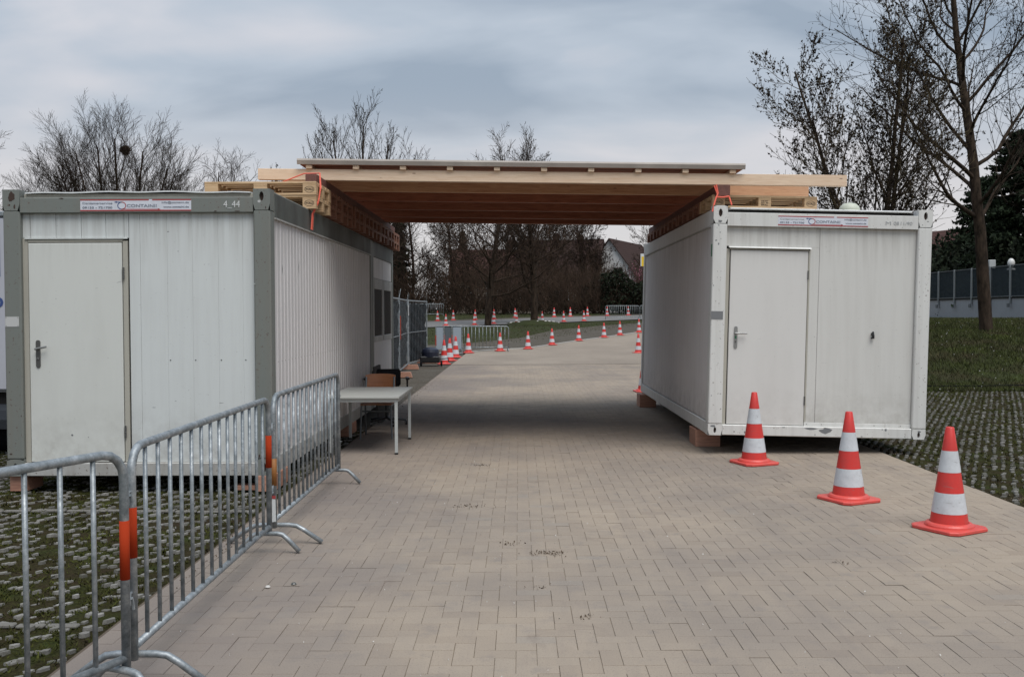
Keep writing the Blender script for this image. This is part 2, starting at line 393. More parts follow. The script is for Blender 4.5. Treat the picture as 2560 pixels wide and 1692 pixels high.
    def build(s, name, mt=None, parent=None, smooth=False, loc=None, rot=None, label=None):
        return link(name, s.mesh(name, mt, smooth), parent, loc, rot, label)
def link(name, data, parent=None, loc=None, rot=None, label=None):
    o = bpy.data.objects.new(name, data); COL.objects.link(o)
    if parent: o.parent = parent
    if loc is not None: o.location = loc
    if rot is not None: o.rotation_euler = rot
    if label: o['label'] = label
    return o
def tag(o, label=None, cat=None, group=None, kind=None):
    if label: o['label'] = label
    if cat: o['category'] = cat
    if group: o['group'] = group
    if kind: o['kind'] = kind
    return o
def thing(name, label, cat, loc=(0, 0, 0), rot=(0, 0, 0), group=None):
    return tag(link(name, None, None, loc, rot), label, cat, group)
KIDS = {}
def copy_tree(o, parent=None):
    c = o.copy(); COL.objects.link(c)
    if parent: c.parent = parent
    for ch in o.children: copy_tree(ch, c)
    return c
def npmesh(name, V, Fq, mt, tint=None, smooth=False):
    """V (n,3), Fq (m,k) all faces k-gons; tint per face"""
    me = bpy.data.meshes.new(name); m, k = Fq.shape
    me.vertices.add(len(V)); me.vertices.foreach_set('co', np.asarray(V, np.float32).ravel())
    me.loops.add(m*k); me.loops.foreach_set('vertex_index', Fq.astype(np.int32).ravel())
    me.polygons.add(m); me.polygons.foreach_set('loop_start', np.arange(0, m*k, k, dtype=np.int32))
    me.update(calc_edges=True)
    me.polygons.foreach_set('use_smooth', np.full(m, bool(smooth)))
    if tint is not None:
        a = me.attributes.new('tint', 'FLOAT', 'FACE'); a.data.foreach_set('value', np.asarray(tint, np.float32))
    for x in (mt if isinstance(mt, list) else [mt]): me.materials.append(x)
    return me
def text_mesh(txt, size, mt, ext=.0012, shear=0, bold=0, width=None):
    cu = bpy.data.curves.new('lettering', 'FONT'); cu.body = txt; cu.size = size; cu.extrude = ext; cu.shear = shear; cu.offset = bold
    cu.resolution_u = 3
    ob = bpy.data.objects.new('lettering', cu); COL.objects.link(ob)
    dg = bpy.context.evaluated_depsgraph_get(); me = bpy.data.meshes.new_from_object(ob.evaluated_get(dg))
    bpy.data.objects.remove(ob); bpy.data.curves.remove(cu)
    if width:
        xs = [v.co.x for v in me.vertices]; w = max(xs)-min(xs)
        for v in me.vertices: v.co.x = (v.co.x-min(xs))*width/w
    me.materials.clear(); me.materials.append(mt); me.name = 'lettering'; return me
FRONT = (PI/2, 0, 0)        # text facing -Y
def letter(txt, size, mt, parent, x, y, z, **k):
    return link('lettering', text_mesh(txt, size, mt, **k), parent, (x, y, z), FRONT)

# ------------------------------------------------------------------ terrain
def sst(a, b, x):
    t = min(1, max(0, (x-a)/(b-a))); return t*t*(3-2*t)
def zt(x, y):
    b = .034*max(0, y-42) if y < 84 else .034*42+.004*(y-84)
    if y > 40 and y < 44: b = .034*((y-40)**2)/8
    bank = 0 if y < 20 else (1.28*(1-math.exp(-(y-20)/6.2)))*sst(20, 24, y)
    w = sst(3+.15*y, 7+.15*y, x) if y < 200 else 0
    return max(b, bank*w) if y > 20 else b
def sheet(name, A, B, n, m, dz, mt, label=None, kind='structure', parent=None):
    """surface between two polylines, draped on the terrain"""
    def res(P):
        P = np.array(P, float); d = np.r_[0, np.cumsum(np.hypot(*np.diff(P, axis=0).T))]; t = np.linspace(0, d[-1], n+1)
        return np.c_[np.interp(t, d, P[:, 0]), np.interp(t, d, P[:, 1])]
    a, b = res(A), res(B); V = []
    for i in range(n+1):
        for j in range(m+1):
            p = a[i]+(b[i]-a[i])*j/m; V.append((p[0], p[1], zt(p[0], p[1])+dz))
    F = np.array([(i*(m+1)+j, (i+1)*(m+1)+j, (i+1)*(m+1)+j+1, i*(m+1)+j+1) for i in range(n) for j in range(m)])
    o = link(name, npmesh(name, np.array(V), F, mt, smooth=True), parent)
    if kind: o['kind'] = kind
    if label: o['label'] = label
    return o
xs = np.r_[-400, -250, -150, -100, np.arange(-70, 71, 1.5), 100, 150, 250, 400]
ys = np.r_[-60, -30, -10, np.arange(0, 130, 1.5), 140, 170, 220, 300, 400, 600, 1200]
V = np.array([(x, y, zt(x, y)-.03) for y in ys for x in xs]); nx = len(xs)
Fq = np.array([(j*nx+i, j*nx+i+1, (j+1)*nx+i+1, (j+1)*nx+i) for j in range(len(ys)-1) for i in range(nx-1)])
g = link('ground', npmesh('ground', V, Fq, M_grass, smooth=True)); tag(g, 'ground of dark short grass around the paved yard', kind='structure')

# ------------------------------------------------------------------ paved driveway
XL, XR, Y0, Y1 = -1.82, 4.18, 3.3, 30.0
pav = sheet('pavement', [(-2.14, 2.5), (-2.14, Y1)], [(XR, 2.5), (XR, Y1)], 10, 4, -.0048, M_joint, 'block paved driveway of beige grey pavers running under the canopy')
cand = []      # (x0,x1,y0,y1)
u = .1
nxu, nyu = int((XR-XL)/u), int((Y1-Y0)/u)
for j in range(-2, nyu+2):
    for i in range(-2, nxu+2):
        # 90 degree herringbone
        k = (i-j) % 4
        if k == 0: r = (i, i+2, j, j+1)
        elif k == 3: r = (i, i+1, j, j+2)
        else: continue
        if k == 3 and ((i-j) % 4) != 3: continue
        a0, a1, b0, b1 = max(r[0], 0), min(r[1], nxu), max(r[2], 0), min(r[3], nyu)
        if a1-a0 <= 0 or b1-b0 <= 0: continue
        cand.append((XL+a0*u, XL+a1*u, Y0+b0*u, Y0+b1*u))
for j in range(nyu):
    cand.append((XL-.2, XL, Y0+j*.1, Y0+(j+1)*.1))
for j in range(nyu//2):
    cand.append((XL-.3, XL-.2, Y0+j*.2, Y0+(j+1)*.2))
def paver_geo(c, tx=0):
    x0, x1, y0, y1 = c; g_ = .0007; ch = .0015
    x0 += g_+random.uniform(-.0008, .0008); x1 -= g_; y0 += g_+random.uniform(-.0008, .0008); y1 -= g_
    z = random.uniform(-.0016, .0010)-(.0015 if random.random() < .06 else 0); tlt = random.uniform(-.0012, .0012)
    V = [(x0, y0, z-ch-.0012), (x1, y0, z-ch-.0012), (x1, y1, z-ch-.0012), (x0, y1, z-ch-.0012),
         (x0+ch, y0+ch, z), (x1-ch, y0+ch, z+tlt), (x1-ch, y1-ch, z+tlt), (x0+ch, y1-ch, z)]
    return V
PF = [(4, 5, 6, 7), (0, 1, 5, 4), (1, 2, 6, 5), (2, 3, 7, 6), (3, 0, 4, 7)]
vis = []
for i, c in enumerate(cand):
    p = project((c[0]+c[1])/2, (c[2]+c[3])/2, 0)
    if p and -10 < p[0] < 2570 and p[1] < 1725: vis.append((c[2]+c[3], i))
vis.sort(); near = set(i for _, i in vis[:300])
allV, allF, tn = [], [], []
for i, c in enumerate(cand):
    t = random.random()
    t = t*.6 + .25
    if random.random() < .05: t = random.choice((.1, .2, 1))
    Vp = paver_geo(c)
    if i in near:
        cx, cy = (c[0]+c[1])/2, (c[2]+c[3])/2
        me = npmesh('paver', np.array([(v[0]-cx, v[1]-cy, v[2]) for v in Vp]), np.array(PF), M_paver, [t]*5)
        link('paver', me, pav, (cx, cy, 0))
    else:
        o = len(allV); allV += Vp; allF += [tuple(o+k for k in f) for f in PF]; tn += [t]*5
o = link('paver', npmesh('paver_field', np.array(allV), np.array(allF), M_paver, tn), pav); o['kind'] = 'stuff'

sheet('pavement', [(-2.12, Y1-.12), (-2.1, 38.8), (-.8, 41.4), (.4, 42.5), (1.5, 44.7), (3, 47.7), (4.4, 50.2), (6.8, 54.8), (12, 62), (22, 70)],
      [(XR, Y1-.12), (6, 33), (7, 35), (8, 37), (9, 39), (10, 41), (12, 44), (14, 48), (18, 53), (26, 60)], 60, 6, .006, M_far, 'far end of the paved driveway curving away to the right')
sheet('path', [(-12, 38), (-2.2, 37.6)], [(-12, 40), (-2.2, 39.2)], 12, 2, .01, M_path, 'pale paved strip joining the driveway from the left')
sheet('path', [(-20, 52), (-12, 57.5), (-5, 62.3), (4.7, 69.3), (14, 76), (40, 92)], [(-20, 61), (-12, 66), (-6, 69.8), (3, 76.8), (9, 79.8), (40, 104)], 60, 4, .025, M_path, 'grey path behind the trees between two rows of cones')
sheet('path', [(-20, 61.1), (-12, 66.1), (-6, 69.9), (3, 76.9), (9, 79.9), (40, 104.1)], [(-20, 63), (-12, 68), (-6, 72.2), (3, 79.2), (9, 82.2), (40, 107)], 60, 3, .02, M_grid, 'brownish verge strip behind the grey path')
sheet('pavement', [(-9, 40.2), (-2.05, 39.5), (-.8, 41.6), (.4, 42.7), (1.5, 44.9), (3, 47.9), (4.4, 50.4), (6.8, 55), (12, 62.2), (22, 70.2)],
      [(-9, 43.5), (-5, 44.3), (-2.5, 46), (0, 50), (2, 57.5), (5, 62.5), (7, 65), (9, 67.5), (14, 72), (24, 80)], 60, 4, .015, M_grid, 'brownish grass paver strip beyond the curved driveway edge')
kb = MB(); kp = [(-2.05, 39.4), (-.8, 41.5), (.4, 42.6), (1.5, 44.8), (3, 47.8), (4.4, 50.3), (6.8, 54.9), (12, 62.1), (22, 70.1)]
for a, b in zip(kp[:-1], kp[1:]):
    kb.tube([(a[0], a[1], zt(*a)+.01), (b[0], b[1], zt(*b)+.01)], .045, 4)
o = kb.build('kerb', mat('kerb_concrete', (.42, .40, .37), .8)); tag(o, 'narrow pale kerb along the curved driveway edge', kind='structure')

# ------------------------------------------------------------------ grass pavers
def turf(name, label, x0, x1, y0, y1, side, dens_far=1.0):
    base = sheet(name, [(x0, y0), (x0, y1)], [(x1, y0), (x1, y1)], 12, 12, -.022, M_moss, label)
    stones = []
    j = 0; y = y0
    while y < y1:
        off = (.042*j) % .185 if side < 0 else .0463*(j % 2); x = x0+off-.185; slab = int(y/1.95)
        while x < x1:
            if random.random() < .96:
                for h in (0, 1):
                    if random.random() < (.09 if side < 0 else .2): continue
                    stones.append((x+h*(.050 if side < 0 else .0925)+random.uniform(-.007, .007), y+h*.006+random.uniform(-.010, .010)+(.03*math.sin(x*2.1+y) if side < 0 else -.16*(x-x0)+.02*math.sin(x*1.3))))
            x += .185
        y += .112 if side < 0 else .10; j += 1
    out = []
    for (sx, sy) in stones:
        if sx-.03 < x0 or sx+.04 > x1: continue
        if sy > 16 and random.random() > dens_far: continue
        n = 6; w = random.uniform(.016, .0225); h = random.uniform(.022, .034); sk = .55
        pts = []
        w *= (S_ := random.uniform(.72, 1.25)); h *= S_; w *= 1 if side < 0 else 1.25
        for (ax, ay) in ((-1, -.45), (-.25, -1), (.95, -.8), (1.05, .35), (.35, 1), (-.85, .75)):
            px = ax*w*random.uniform(.65, 1.2); py = ay*h*random.uniform(.65, 1.2)
            pts.append((px+py*sk, py))
        z = random.uniform(-.014, .002)+(-.008 if random.random() < .35 else 0)
        out.append((sx, sy, z, pts))
    vis = []
    for i, s_ in enumerate(out):
        p = project(s_[0], s_[1], 0)
        if p and 0 < p[0] < 2560 and 0 < p[1] < 1692: vis.append((s_[1], i))
    vis.sort(); near = set(i for _, i in vis[:(300 if side < 0 else 150)])
    V, F3, tn = [], [], []
    for i, (sx, sy, z, pts) in enumerate(out):
        n = len(pts); t = min(1, max(0, random.gauss(.62 if side < 0 else .36, .2)))
        lv = [(px, py, z-.02) for px, py in pts]+[(px*.9, py*.9, z+random.uniform(-.002, .003)) for px, py in pts]
        fs = [(k, (k+1) % n, n+(k+1) % n) for k in range(n)]+[(k, n+(k+1) % n, n+k) for k in range(n)]+[(n, n+k, n+k+1) for k in range(1, n-1)]
        if i in near:
            link('grid_stone', npmesh('grid_stone', np.array(lv), np.array(fs), M_stone, [t]*len(fs)), base, (sx, sy, 0))
        else:
            o = len(V); V += [(a+sx, b+sy, c) for a, b, c in lv]; F3 += [tuple(o+k for k in f) for f in fs]; tn += [t]*len(fs)
    o = link('grid_stone', npmesh('grid_stones', np.array(V), np.array(F3), M_stone, tn), base); o['kind'] = 'stuff'
    if side < 0:
        for yb in (7.95, 5.05):
            x = x0+.1
            while x < x1-.2:
                w = random.uniform(.10, .24); m = MB(); m.box(x, x+w-.012, yb+.02*math.sin(x*3)-.024-.02*(x-x0)*.3, yb+.02*math.sin(x*3)+.024-.02*(x-x0)*.3, -.02, .002+random.uniform(-.006, .001), .006)
                link('edge_stone', m.mesh('edge_stone', M_stoneplain), base); x += w
    return base
M_stoneplain = mat('edge_stone_concrete', (.155, .148, .135), .95, spec=.1)
turfL = turf('grass_paving', 'mossy grass paving with pale stones left of the driveway under the grey container', -7.6, -2.13, 3.5, 13.5, -1)
turfR = turf('grass_paving', 'mossy grass paving right of the driveway beside the white container', 4.2, 12.5, 7.9, 20.5, 1, .75)
# gravelly corner at right end of the grass paving
sheet('gravel', [(4.2, 6.0), (9, 5.6)], [(4.2, 7.9), (9, 7.9)], 8, 4, -.006, M_paver, 'gravelly corner at the near edge of the right grass paving')
turfB = turf('grass_paving', 'narrow mossy grass paving behind the mesh fence panels', -6.5, -2.13, 17.5, 31, -1, .6) if False else sheet('grass_paving', [(-8, 13.5), (-8, 36)], [(-2.13, 13.5), (-2.13, 37.5)], 14, 6, -.015, M_grid, 'brown grass paving strip under the mesh fence panels')

def blades(name, label, n, sampler, hgt, wid, mt, parent=None, lean=.5):
    P = sampler(n); n = len(P)
    a = rng.uniform(0, 2*PI, n); h = rng.uniform(.4, 1.2, n)*hgt; w = wid*rng.uniform(.6, 1.3, n)
    dx, dy = np.cos(a)*w, np.sin(a)*w; l = rng.normal(0, lean, (n, 2))*h[:, None]
    V = np.empty((n, 3, 3)); V[:, 0] = P+np.c_[dx, dy, 0*a]; V[:, 1] = P-np.c_[dx, dy, 0*a]; V[:, 2] = P+np.c_[l, h]
    o = link(name, npmesh(name, V.reshape(-1, 3), np.arange(3*n).reshape(-1, 3), mt), parent)
    return tag(o, label, 'grass' if not parent else None, kind='stuff')
def tufts(x0, x1, y0, y1, clump, zoff=-.02):
    def f(n):
        c = rng.uniform((x0, y0), (x1, y1), (max(1, n//clump), 2)); k = rng.integers(0, len(c), n)
        p = c[k]+rng.normal(0, .022, (n, 2)); return np.array([(a, b, zt(a, b)+zoff) for a, b in p if x0 < a < x1 and y0 < b < y1])
    return f
blades('moss', 'low moss and grass tufts between the left grid stones', 60000, tufts(-7.4, -2.14, 4, 11.5, 9), .026, .005, M_mossb, None, .9)
blades('moss', 'low moss and grass tufts between the right grid stones', 34000, tufts(4.22, 12.3, 7.7, 20, 7), .034, .007, M_mossb, None, .9)
def bankpts(n):
    Y = 19.5+rng.random(n)**1.3*26; X = Y*rng.uniform(.36, .62, n)
    return np.array([(a, b, zt(a, b)-.03) for a, b in zip(X, Y)])
blades('grass', 'short grass with weeds on the bank right of the white container', 70000, bankpts, .10, .012, M_blade)
C_ = bankpts(420); C_[:, 2] += .07; X_BANK = C_
def islpts(n):
    X = rng.uniform(-14, 16, n); Y = 44+rng.random(n)*42
    return np.array([(a, b, zt(a, b)) for a, b in zip(X, Y) if (b > 46+max(0, a)*2.2+abs(min(0, a+2))*0 and b < 60+(a+5)*.74) or b > 73.5+(a+5)*.74])
blades('grass', 'mown grass island under the two bare trees', 30000, islpts, .08, .014, M_blade)

# ------------------------------------------------------------------ containers
def arcpts(cx, cz, rx, rz, n=10, a0=0, a1=2*PI):
    return [(cx+rx*math.cos(a0+(a1-a0)*i/n), cz+rz*math.sin(a0+(a1-a0)*i/n)) for i in range(n if abs(a1-a0-2*PI) < 1e-6 else n+1)]
def casting(root, cx, y, z0, z1, mt, holez, w=.16, hr=(.020, .042)):
    """corner casting: box face with a recessed slot hole"""
    b = MB(); h = arcpts(cx, holez, hr[0], hr[1], 16); x0, x1 = cx-w/2, cx+w/2
    outer = []
    for (px, pz) in h:
        dx, dz = px-cx, pz-holez
        s = min(((x1-cx)/abs(dx)) if abs(dx) > 1e-9 else 1e9, ((z1-holez) / dz) if dz > 1e-9 else 1e9, ((z0-holez)/dz) if dz < -1e-9 else 1e9)
        outer.append((cx+dx*s, holez+dz*s))
    n = len(h)
    vs = [(p[0], y, p[1]) for p in outer]+[(p[0], y, p[1]) for p in h]+[(p[0], y+.03, p[1]) for p in h]
    fs = [(i, (i+1) % n, n+(i+1) % n, n+i) for i in range(n)]+[(n+i, n+(i+1) % n, 2*n+(i+1) % n, 2*n+i) for i in range(n)]
    b.add(vs, fs, mt); b.add([(p[0], y+.0299, p[1]) for p in h], [tuple(range(n))], M_rustdark)
    b.add([(x0, y, z0), (x1, y, z0), (x1, y, z1), (x0, y, z1), (x0, y+w, z0), (x1, y+w, z0), (x1, y+w, z1), (x0, y+w, z1)],
          [(0, 1, 5, 4), (3, 7, 6, 2), (0, 4, 7, 3), (1, 2, 6, 5), (4, 5, 6, 7)], mt)
    return b.build('corner_casting', None, root)
def sticker(root, x0, x1, z0, z1, y, last, faded):
    s = MB(); s.box(x0, x1, y-.002, y+.001, z0, z1); st = s.build('sticker', M_sticker, root)
    w, h = x1-x0, z1-z0; yy = y-.0035
    t = MB(); t.box(x0, x0+w*(.62 if last == 'I' else 1), y-.0032, y-.0021, z1-h*.10, z1-h*.0)
    if last == 'I': t.box(x0+w*.65, x1, y-.0032, y-.0021, z1-h*.10, z1-h*.0)
    t.box(x0, x1, y-.0032, y-.0021, z0, z0+h*.10); t.build('stripe', M_red, st)
    X = lambda f: x0+w*f; Z = lambda f: z0+h*f
    letter('Containerservice', h*.25, M_faded if faded else M_greyink, st, X(.02), yy, Z(.60), width=w*.27)
    letter('09135 - 721700', h*.25, M_greyink, st, X(.02), yy, Z(.22), bold=.0005, width=w*.27)
    letter('CONTAIN'+last+'!', h*.36, M_greyink, st, X(.42), yy, Z(.33), bold=.0004, width=w*.27)
    letter('info@containi.de', h*.22, M_greyink, st, X(.735), yy, Z(.66), width=w*.245)
    letter('www.containi.de', h*.22, M_greyink, st, X(.75), yy, Z(.28), bold=.0003, width=w*.23)
    # looping double arrow emblem
    e1 = MB(); cx, cz, r = X(.375), Z(.46), h*.30
    def band(mb, pts, th):
        for (a, b) in zip(pts[:-1], pts[1:]):
            d = Vector((b[0]-a[0], 0, b[1]-a[1])); 
            if d.length < 1e-6: continue
            nrm = Vector((-d.z, 0, d.x)).normalized()*th
            mb.add([(a[0]-nrm.x, yy, a[1]-nrm.z), (b[0]-nrm.x, yy, b[1]-nrm.z), (b[0]+nrm.x, yy, b[1]+nrm.z), (a[0]+nrm.x, yy, a[1]+nrm.z)], [(0, 1, 2, 3)])
    band(e1, arcpts(cx, cz, r*1.15, r, 14, PI*.5, PI*1.45), h*.035); band(e1, [(cx, cz+r), (X(.325), cz+r)], h*.028)
    e1.add([(X(.305), yy, cz+r), (X(.33), yy, cz+r-h*.08), (X(.33), yy, cz+r+h*.08)], [(0, 1, 2)]); e1.build('emblem', M_blue, st)
    e2 = MB(); band(e2, arcpts(cx, cz, r*1.15, r, 14, -PI*.55, PI*.5), h*.035); band(e2, [(cx, cz-r), (X(.705), Z(.15))], h*.022)
    e2.add([(X(.725), yy, Z(.15)), (X(.70), yy, Z(.08)), (X(.70), yy, Z(.22))], [(0, 1, 2)]); e2.build('emblem', M_red, st)
def handle(door, x, y, z, lever, tiltd, pm):
    h = MB(); r = .02
    h.prism(arcpts(x, z+.095, r, r, 8, 0, PI)+arcpts(x, z-.12, r, r, 8, PI, 2*PI), 'y', y-.008, y)
    hp = h.build('handle_plate', pm, door)
    l = MB(); l.tube([(x, y-.005, z+.035), (x, y-.045, z+.035)], .011, 10); l.tube([(x-.012, y-.045, z+.033), (x+lever*.5, y-.048, z+.037+tiltd*.5), (x+lever, y-.046, z+.037+tiltd)], .0095, 10)
    l.tube([(x, y-.004, z-.055), (x, y-.014, z-.055)], .011, 10)
    l.build('handle', M_handle, door, smooth=False)
    k = MB(); k.box(x-.003, x+.003, y-.015, y-.0139, z-.07, z-.05); k.build('keyhole', M_dark, door)

# --- left grey-framed container --------------------------------------------------
cl = thing('site_container', 'grey framed white site container with closed door, nearest on the left', 'container', (-2.2585, 8.7318, .1496), (0, .0008, 0))
WB, LB, HB = -2.44, 6.06, 2.6
b = MB()
for a_ in ((WB, WB+.155, 0, .16, .15, 2.42, .012), (-.155, 0, 0, .16, .15, 2.42, .012), (-.155, 0, LB-.16, LB, 0, 2.6, .01), (WB, WB+.155, LB-.16, LB, 0, 2.6, .01)):
    b = MB(); b.box(*a_); b.build('corner_post', M_frameG, cl)
for cx in (WB+.0775, -.0775):
    casting(cl, cx, 0, 2.42, 2.612, M_frameG, 2.545, .155); casting(cl, cx, 0, -.004, .15, M_frameG, .072, .155)
b = MB(); b.box(WB+.155, -.155, .004, .14, 2.40, 2.537, .004); b.box(-.14, -.002, .16, LB-.16, 2.36, 2.60, .006); b.box(WB+.002, WB+.14, .16, LB-.16, 2.40, 2.60, .006)
b.v = b.v; b.build('top_rail', M_frameG, cl)
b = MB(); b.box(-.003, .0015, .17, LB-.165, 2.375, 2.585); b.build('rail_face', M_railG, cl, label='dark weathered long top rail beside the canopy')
# wavy roof edge sheet seen over the front rail
b = MB(); n = 24
for i in range(n):
    xa, xb = WB+.19+i*(2.06/n), WB+.19+(i+1)*(2.06/n)
    za, zb_ = 2.588+.004*math.sin(i*.9)+.01*math.sin(PI*i/n), 2.588+.004*math.sin((i+1)*.9)+.01*math.sin(PI*(i+1)/n)
    b.add([(xa, .03, za-.012), (xb, .03, zb_-.012), (xb, .03, zb_), (xa, .03, za), (xb, .5, zb_+.02), (xa, .5, za+.02), (xa, .5, za), (xb, .5, zb_)],
          [(0, 1, 2, 3), (3, 2, 4, 5), (0, 3, 5, 6), (1, 7, 4, 2)])
b.build('roof_sheet', M_roofbit, cl)
b = MB(); b.box(WB+.17, -.165, .06, .10, 2.538, 2.577); b.box(WB+.14, -.14, .5, LB-.05, 2.54, 2.60, .01); b.build('roof', M_trim, cl)
b = MB(); b.box(WB+.155, -.155, .004, .14, -.004, .116, .006); b.build('bottom_rail', M_sill, cl)
b = MB(); b.box(-.14, -.002, .16, LB-.16, -.004, .15, .006); b.box(WB, WB+.13, .16, LB-.16, -.004, .15, .006); b.box(-.0019, .0005, .2, LB-.2, .0, .148); b.build('bottom_rail', M_sill, cl)
b = MB(); b.box(WB+.14, -.14, .12, LB-.12, .02, .10); b.build('floor_frame', M_dark, cl)
# front wall panels (joints recessed)
yF = .052
back = MB(); back.box(WB+.15, -.15, yF+.012, yF+.06, .11, 2.41); back.box(-.06, -.05, .15, LB-.15, .14, 2.38); back.box(WB+.05, WB+.06, .15, LB-.15, .14, 2.42); back.box(WB+.15, -.15, LB-.08, LB-.03, .1, 2.5)
back.build('wall_core', M_dark, cl)
J = [WB+.152, -2.217, -1.980, -1.748, -1.522, -1.355]
for a, c in zip(J[:-1], J[1:]):
    p = MB(); p.box(a+.0015, c-.0015, yF, yF+.03, 2.175, 2.402, .003); p.build('wall_panel', M_panelL, cl)
J = [-1.312, -1.210, -.962, -.731, -.494, -.269, -.152]
for i, (a, c) in enumerate(zip(J[:-1], J[1:])):
    g_ = .0018 if i < 2 else .0003
    p = MB(); p.box(a+g_, c-.0003, yF, yF+.03, .117, 2.402, .0035 if i < 1 else .0016); p.build('wall_panel', M_panelL, cl)
    if i > 1:
        p = MB(); p.lathe([(.006, 0), (.006, .003), (.002, .0045)], 8); p.build('rivet', M_plate, cl, loc=(a+.02, yF, 1.055), rot=(PI/2, 0, 0))
p = MB(); p.box(-1.353, -1.3135, yF, yF+.03, 2.1755, 2.402); p.build('wall_panel', M_panelL, cl)
dr = MB(); dr.box(-2.229, -1.372, yF-.018, yF+.02, .123, 2.128, .004); dr = dr.build('door', M_doorL, cl)
f = MB(); f.box(-2.287, -2.236, yF-.008, yF+.03, .117, 2.17, .004); f.box(-1.366, -1.322, yF-.012, yF+.03, .117, 2.148, .004); f.box(-2.236, -1.366, yF-.01, yF+.03, 2.136, 2.162, .003); f.build('door_frame', M_trim, cl)
f = MB(); f.box(-2.262, -1.322, yF-.022, yF, 2.163, 2.174, .002); f.build('drip_strip', M_panelL, cl)
for z in (1.85, .40):
    f = MB(); f.tube([(-1.356, yF-.024, z-.055), (-1.356, yF-.024, z-.005)], .009, 8); f.tube([(-1.356, yF-.024, z), (-1.356, yF-.024, z+.055)], .009, 8); f.build('hinge', M_plate, cl)
handle(dr, -2.150, yF-.018, 1.128, .095, .018, M_plate)
f = MB(); f.box(-2.431, -2.306, -.003, .001, 1.366, 1.457); pl = f.build('name_plate', M_signplate, cl)
f = MB()
for px, pz in ((-2.423, 1.374), (-2.314, 1.374), (-2.423, 1.449), (-2.314, 1.449)): f.lathe([(.004, 0), (.003, .0025)], 6)
f = MB(); [f.box(px-.003, px+.003, -.0045, -.003, pz-.003, pz+.003) for px, pz in ((-2.423, 1.374), (-2.314, 1.374), (-2.423, 1.449), (-2.314, 1.449))]; f.build('screw', M_plate, pl)
sticker(cl, -1.730, -.719, 2.414, 2.520, .004, 'I', False)
nb = letter('4_44', .085, M_white, cl, -.425, .0015, 2.445, width=.15); nb.name = 'number'
# side wall: ribbed strips
y = .17; i = 0
while y < LB-.2:
    w = .135; p = MB(); y2 = min(y+w, LB-.165)
    p.prism([(-.030, y+.0005), (-.018, y+.003), (-.018, y2-.016), (-.012, y2-.0115), (-.012, y2-.007), (-.018, y2-.003), (-.030, y2-.0005)], 'z', .15, 2.362); p.build('wall_panel', M_panelS, cl)
    if y > .2 and y < 3.3:
        p = MB(); p.box(-.018, -.014, y+.012, y+.018, 1.02, 1.028); p.build('rivet', M_plate, cl)
    y = y2; i += 1
b = MB(); b.box(-.015, .012, .165, LB-.16, 2.352, 2.366); b.build('drip_strip', M_sill, cl)

# --- right white container -------------------------------------------------------
cr_ = thing('site_container', 'white site container with chipped bottom rail and small roof dome on the right', 'container', (2.1439, 10.9122, .2284), (0, .0255, 0))
for a_ in ((0, .16, 0, .16, .13, 2.40, .010), (2.318, 2.474, 0, .16, .12, 2.40, .010), (0, .16, LB-.16, LB, 0, 2.6, .01), (2.318, 2.474, LB-.16, LB, 0, 2.6, .01)):
    b = MB(); b.box(*a_); b.build('corner_post', M_frameW, cr_)
casting(cr_, .08, 0, 2.404, 2.605, M_frameW, 2.523, .16, (.022, .045)); casting(cr_, 2.395, 0, 2.404, 2.600, M_frameW, 2.530, .158, (.022, .045))
casting(cr_, .08, 0, .0, .128, M_frameW, .058, .16, (.016, .034)); casting(cr_, 2.395, 0, .0, .118, M_frameW, .052, .158, (.016, .034))
b = MB(); b.box(.16, 2.316, .003, .14, 2.376, 2.53, .004); b.box(.002, .14, .16, LB-.16, 2.38, 2.57, .006); b.box(2.33, 2.47, .16, LB-.16, 2.38, 2.57, .006); b.build('top_rail', M_frameW, cr_)
b = MB(); b.box(.16, 2.316, .003, .14, .003, .122, .008); b.box(.002, .14, .16, LB-.16, .0, .14, .006); b.box(2.33, 2.47, .16, LB-.16, 0, .14, .006); b.build('bottom_rail', M_frameW, cr_)
b = MB(); b.box(.2, 2.28, .05, LB-.1, 2.532, 2.565, .01); b.build('roof', M_dark, cr_)
b = MB(); b.box(.19, 2.25, .02, LB-.05, 2.566, 2.586, .006); b.build('roof_sheet', M_roofbit, cr_)
b = MB(); b.box(.14, 2.33, .12, LB-.12, .02, .10); b.build('floor_frame', M_dark, cr_)
b = MB(); b.box(.15, 2.32, yF+.012, yF+.06, .11, 2.39); b.box(.05, .06, .15, LB-.15, .14, 2.39); b.box(2.41, 2.42, .15, LB-.15, .14, 2.39); b.box(.15, 2.32, LB-.08, LB-.03, .1, 2.5); b.build('wall_core', M_dark, cr_)
b = MB(); b.box(.163, 1.223, yF, yF+.03, 2.152, 2.374, .003); b.box(1.118, 1.223, yF, yF+.0299, .165, 2.1515, .003); b.build('wall_panel', M_panelR, cr_)
b = MB(); b.box(1.226, 2.316, yF, yF+.03, .165, 2.374, .003); b.build('wall_panel', M_panelR, cr_)
b = MB(); b.box(1.10, 2.316, yF-.012, yF+.03, .123, .164, .003); b.build('threshold_strip', M_frameW, cr_)
for x in (1.13, 1.3, 1.62, 1.9, 2.2):
    p = MB(); p.box(x-.004, x+.004, yF-.015, yF-.012, .140, .148); p.build('rivet', M_plate, cr_)
b = MB(); b.box(.165, .205, yF-.006, yF+.03, .123, 2.12, .004); b.box(1.100, 1.117, yF-.006, yF+.03, .165, 2.12, .003); b.box(.206, 1.100, yF-.004, yF+.03, 2.112, 2.13); b.build('door_frame', M_trim, cr_)
dd = MB(); dd.box(.215, 1.093, yF-.016, yF+.02, .127, 2.108, .004); dd = dd.build('door', M_doorR, cr_)
b = MB(); b.prism([(yF-.045, 2.132), (yF, 2.134), (yF, 2.150), (yF-.03, 2.150)], 'x', .190, 1.122); b.build('door_hood', M_frameW, cr_)
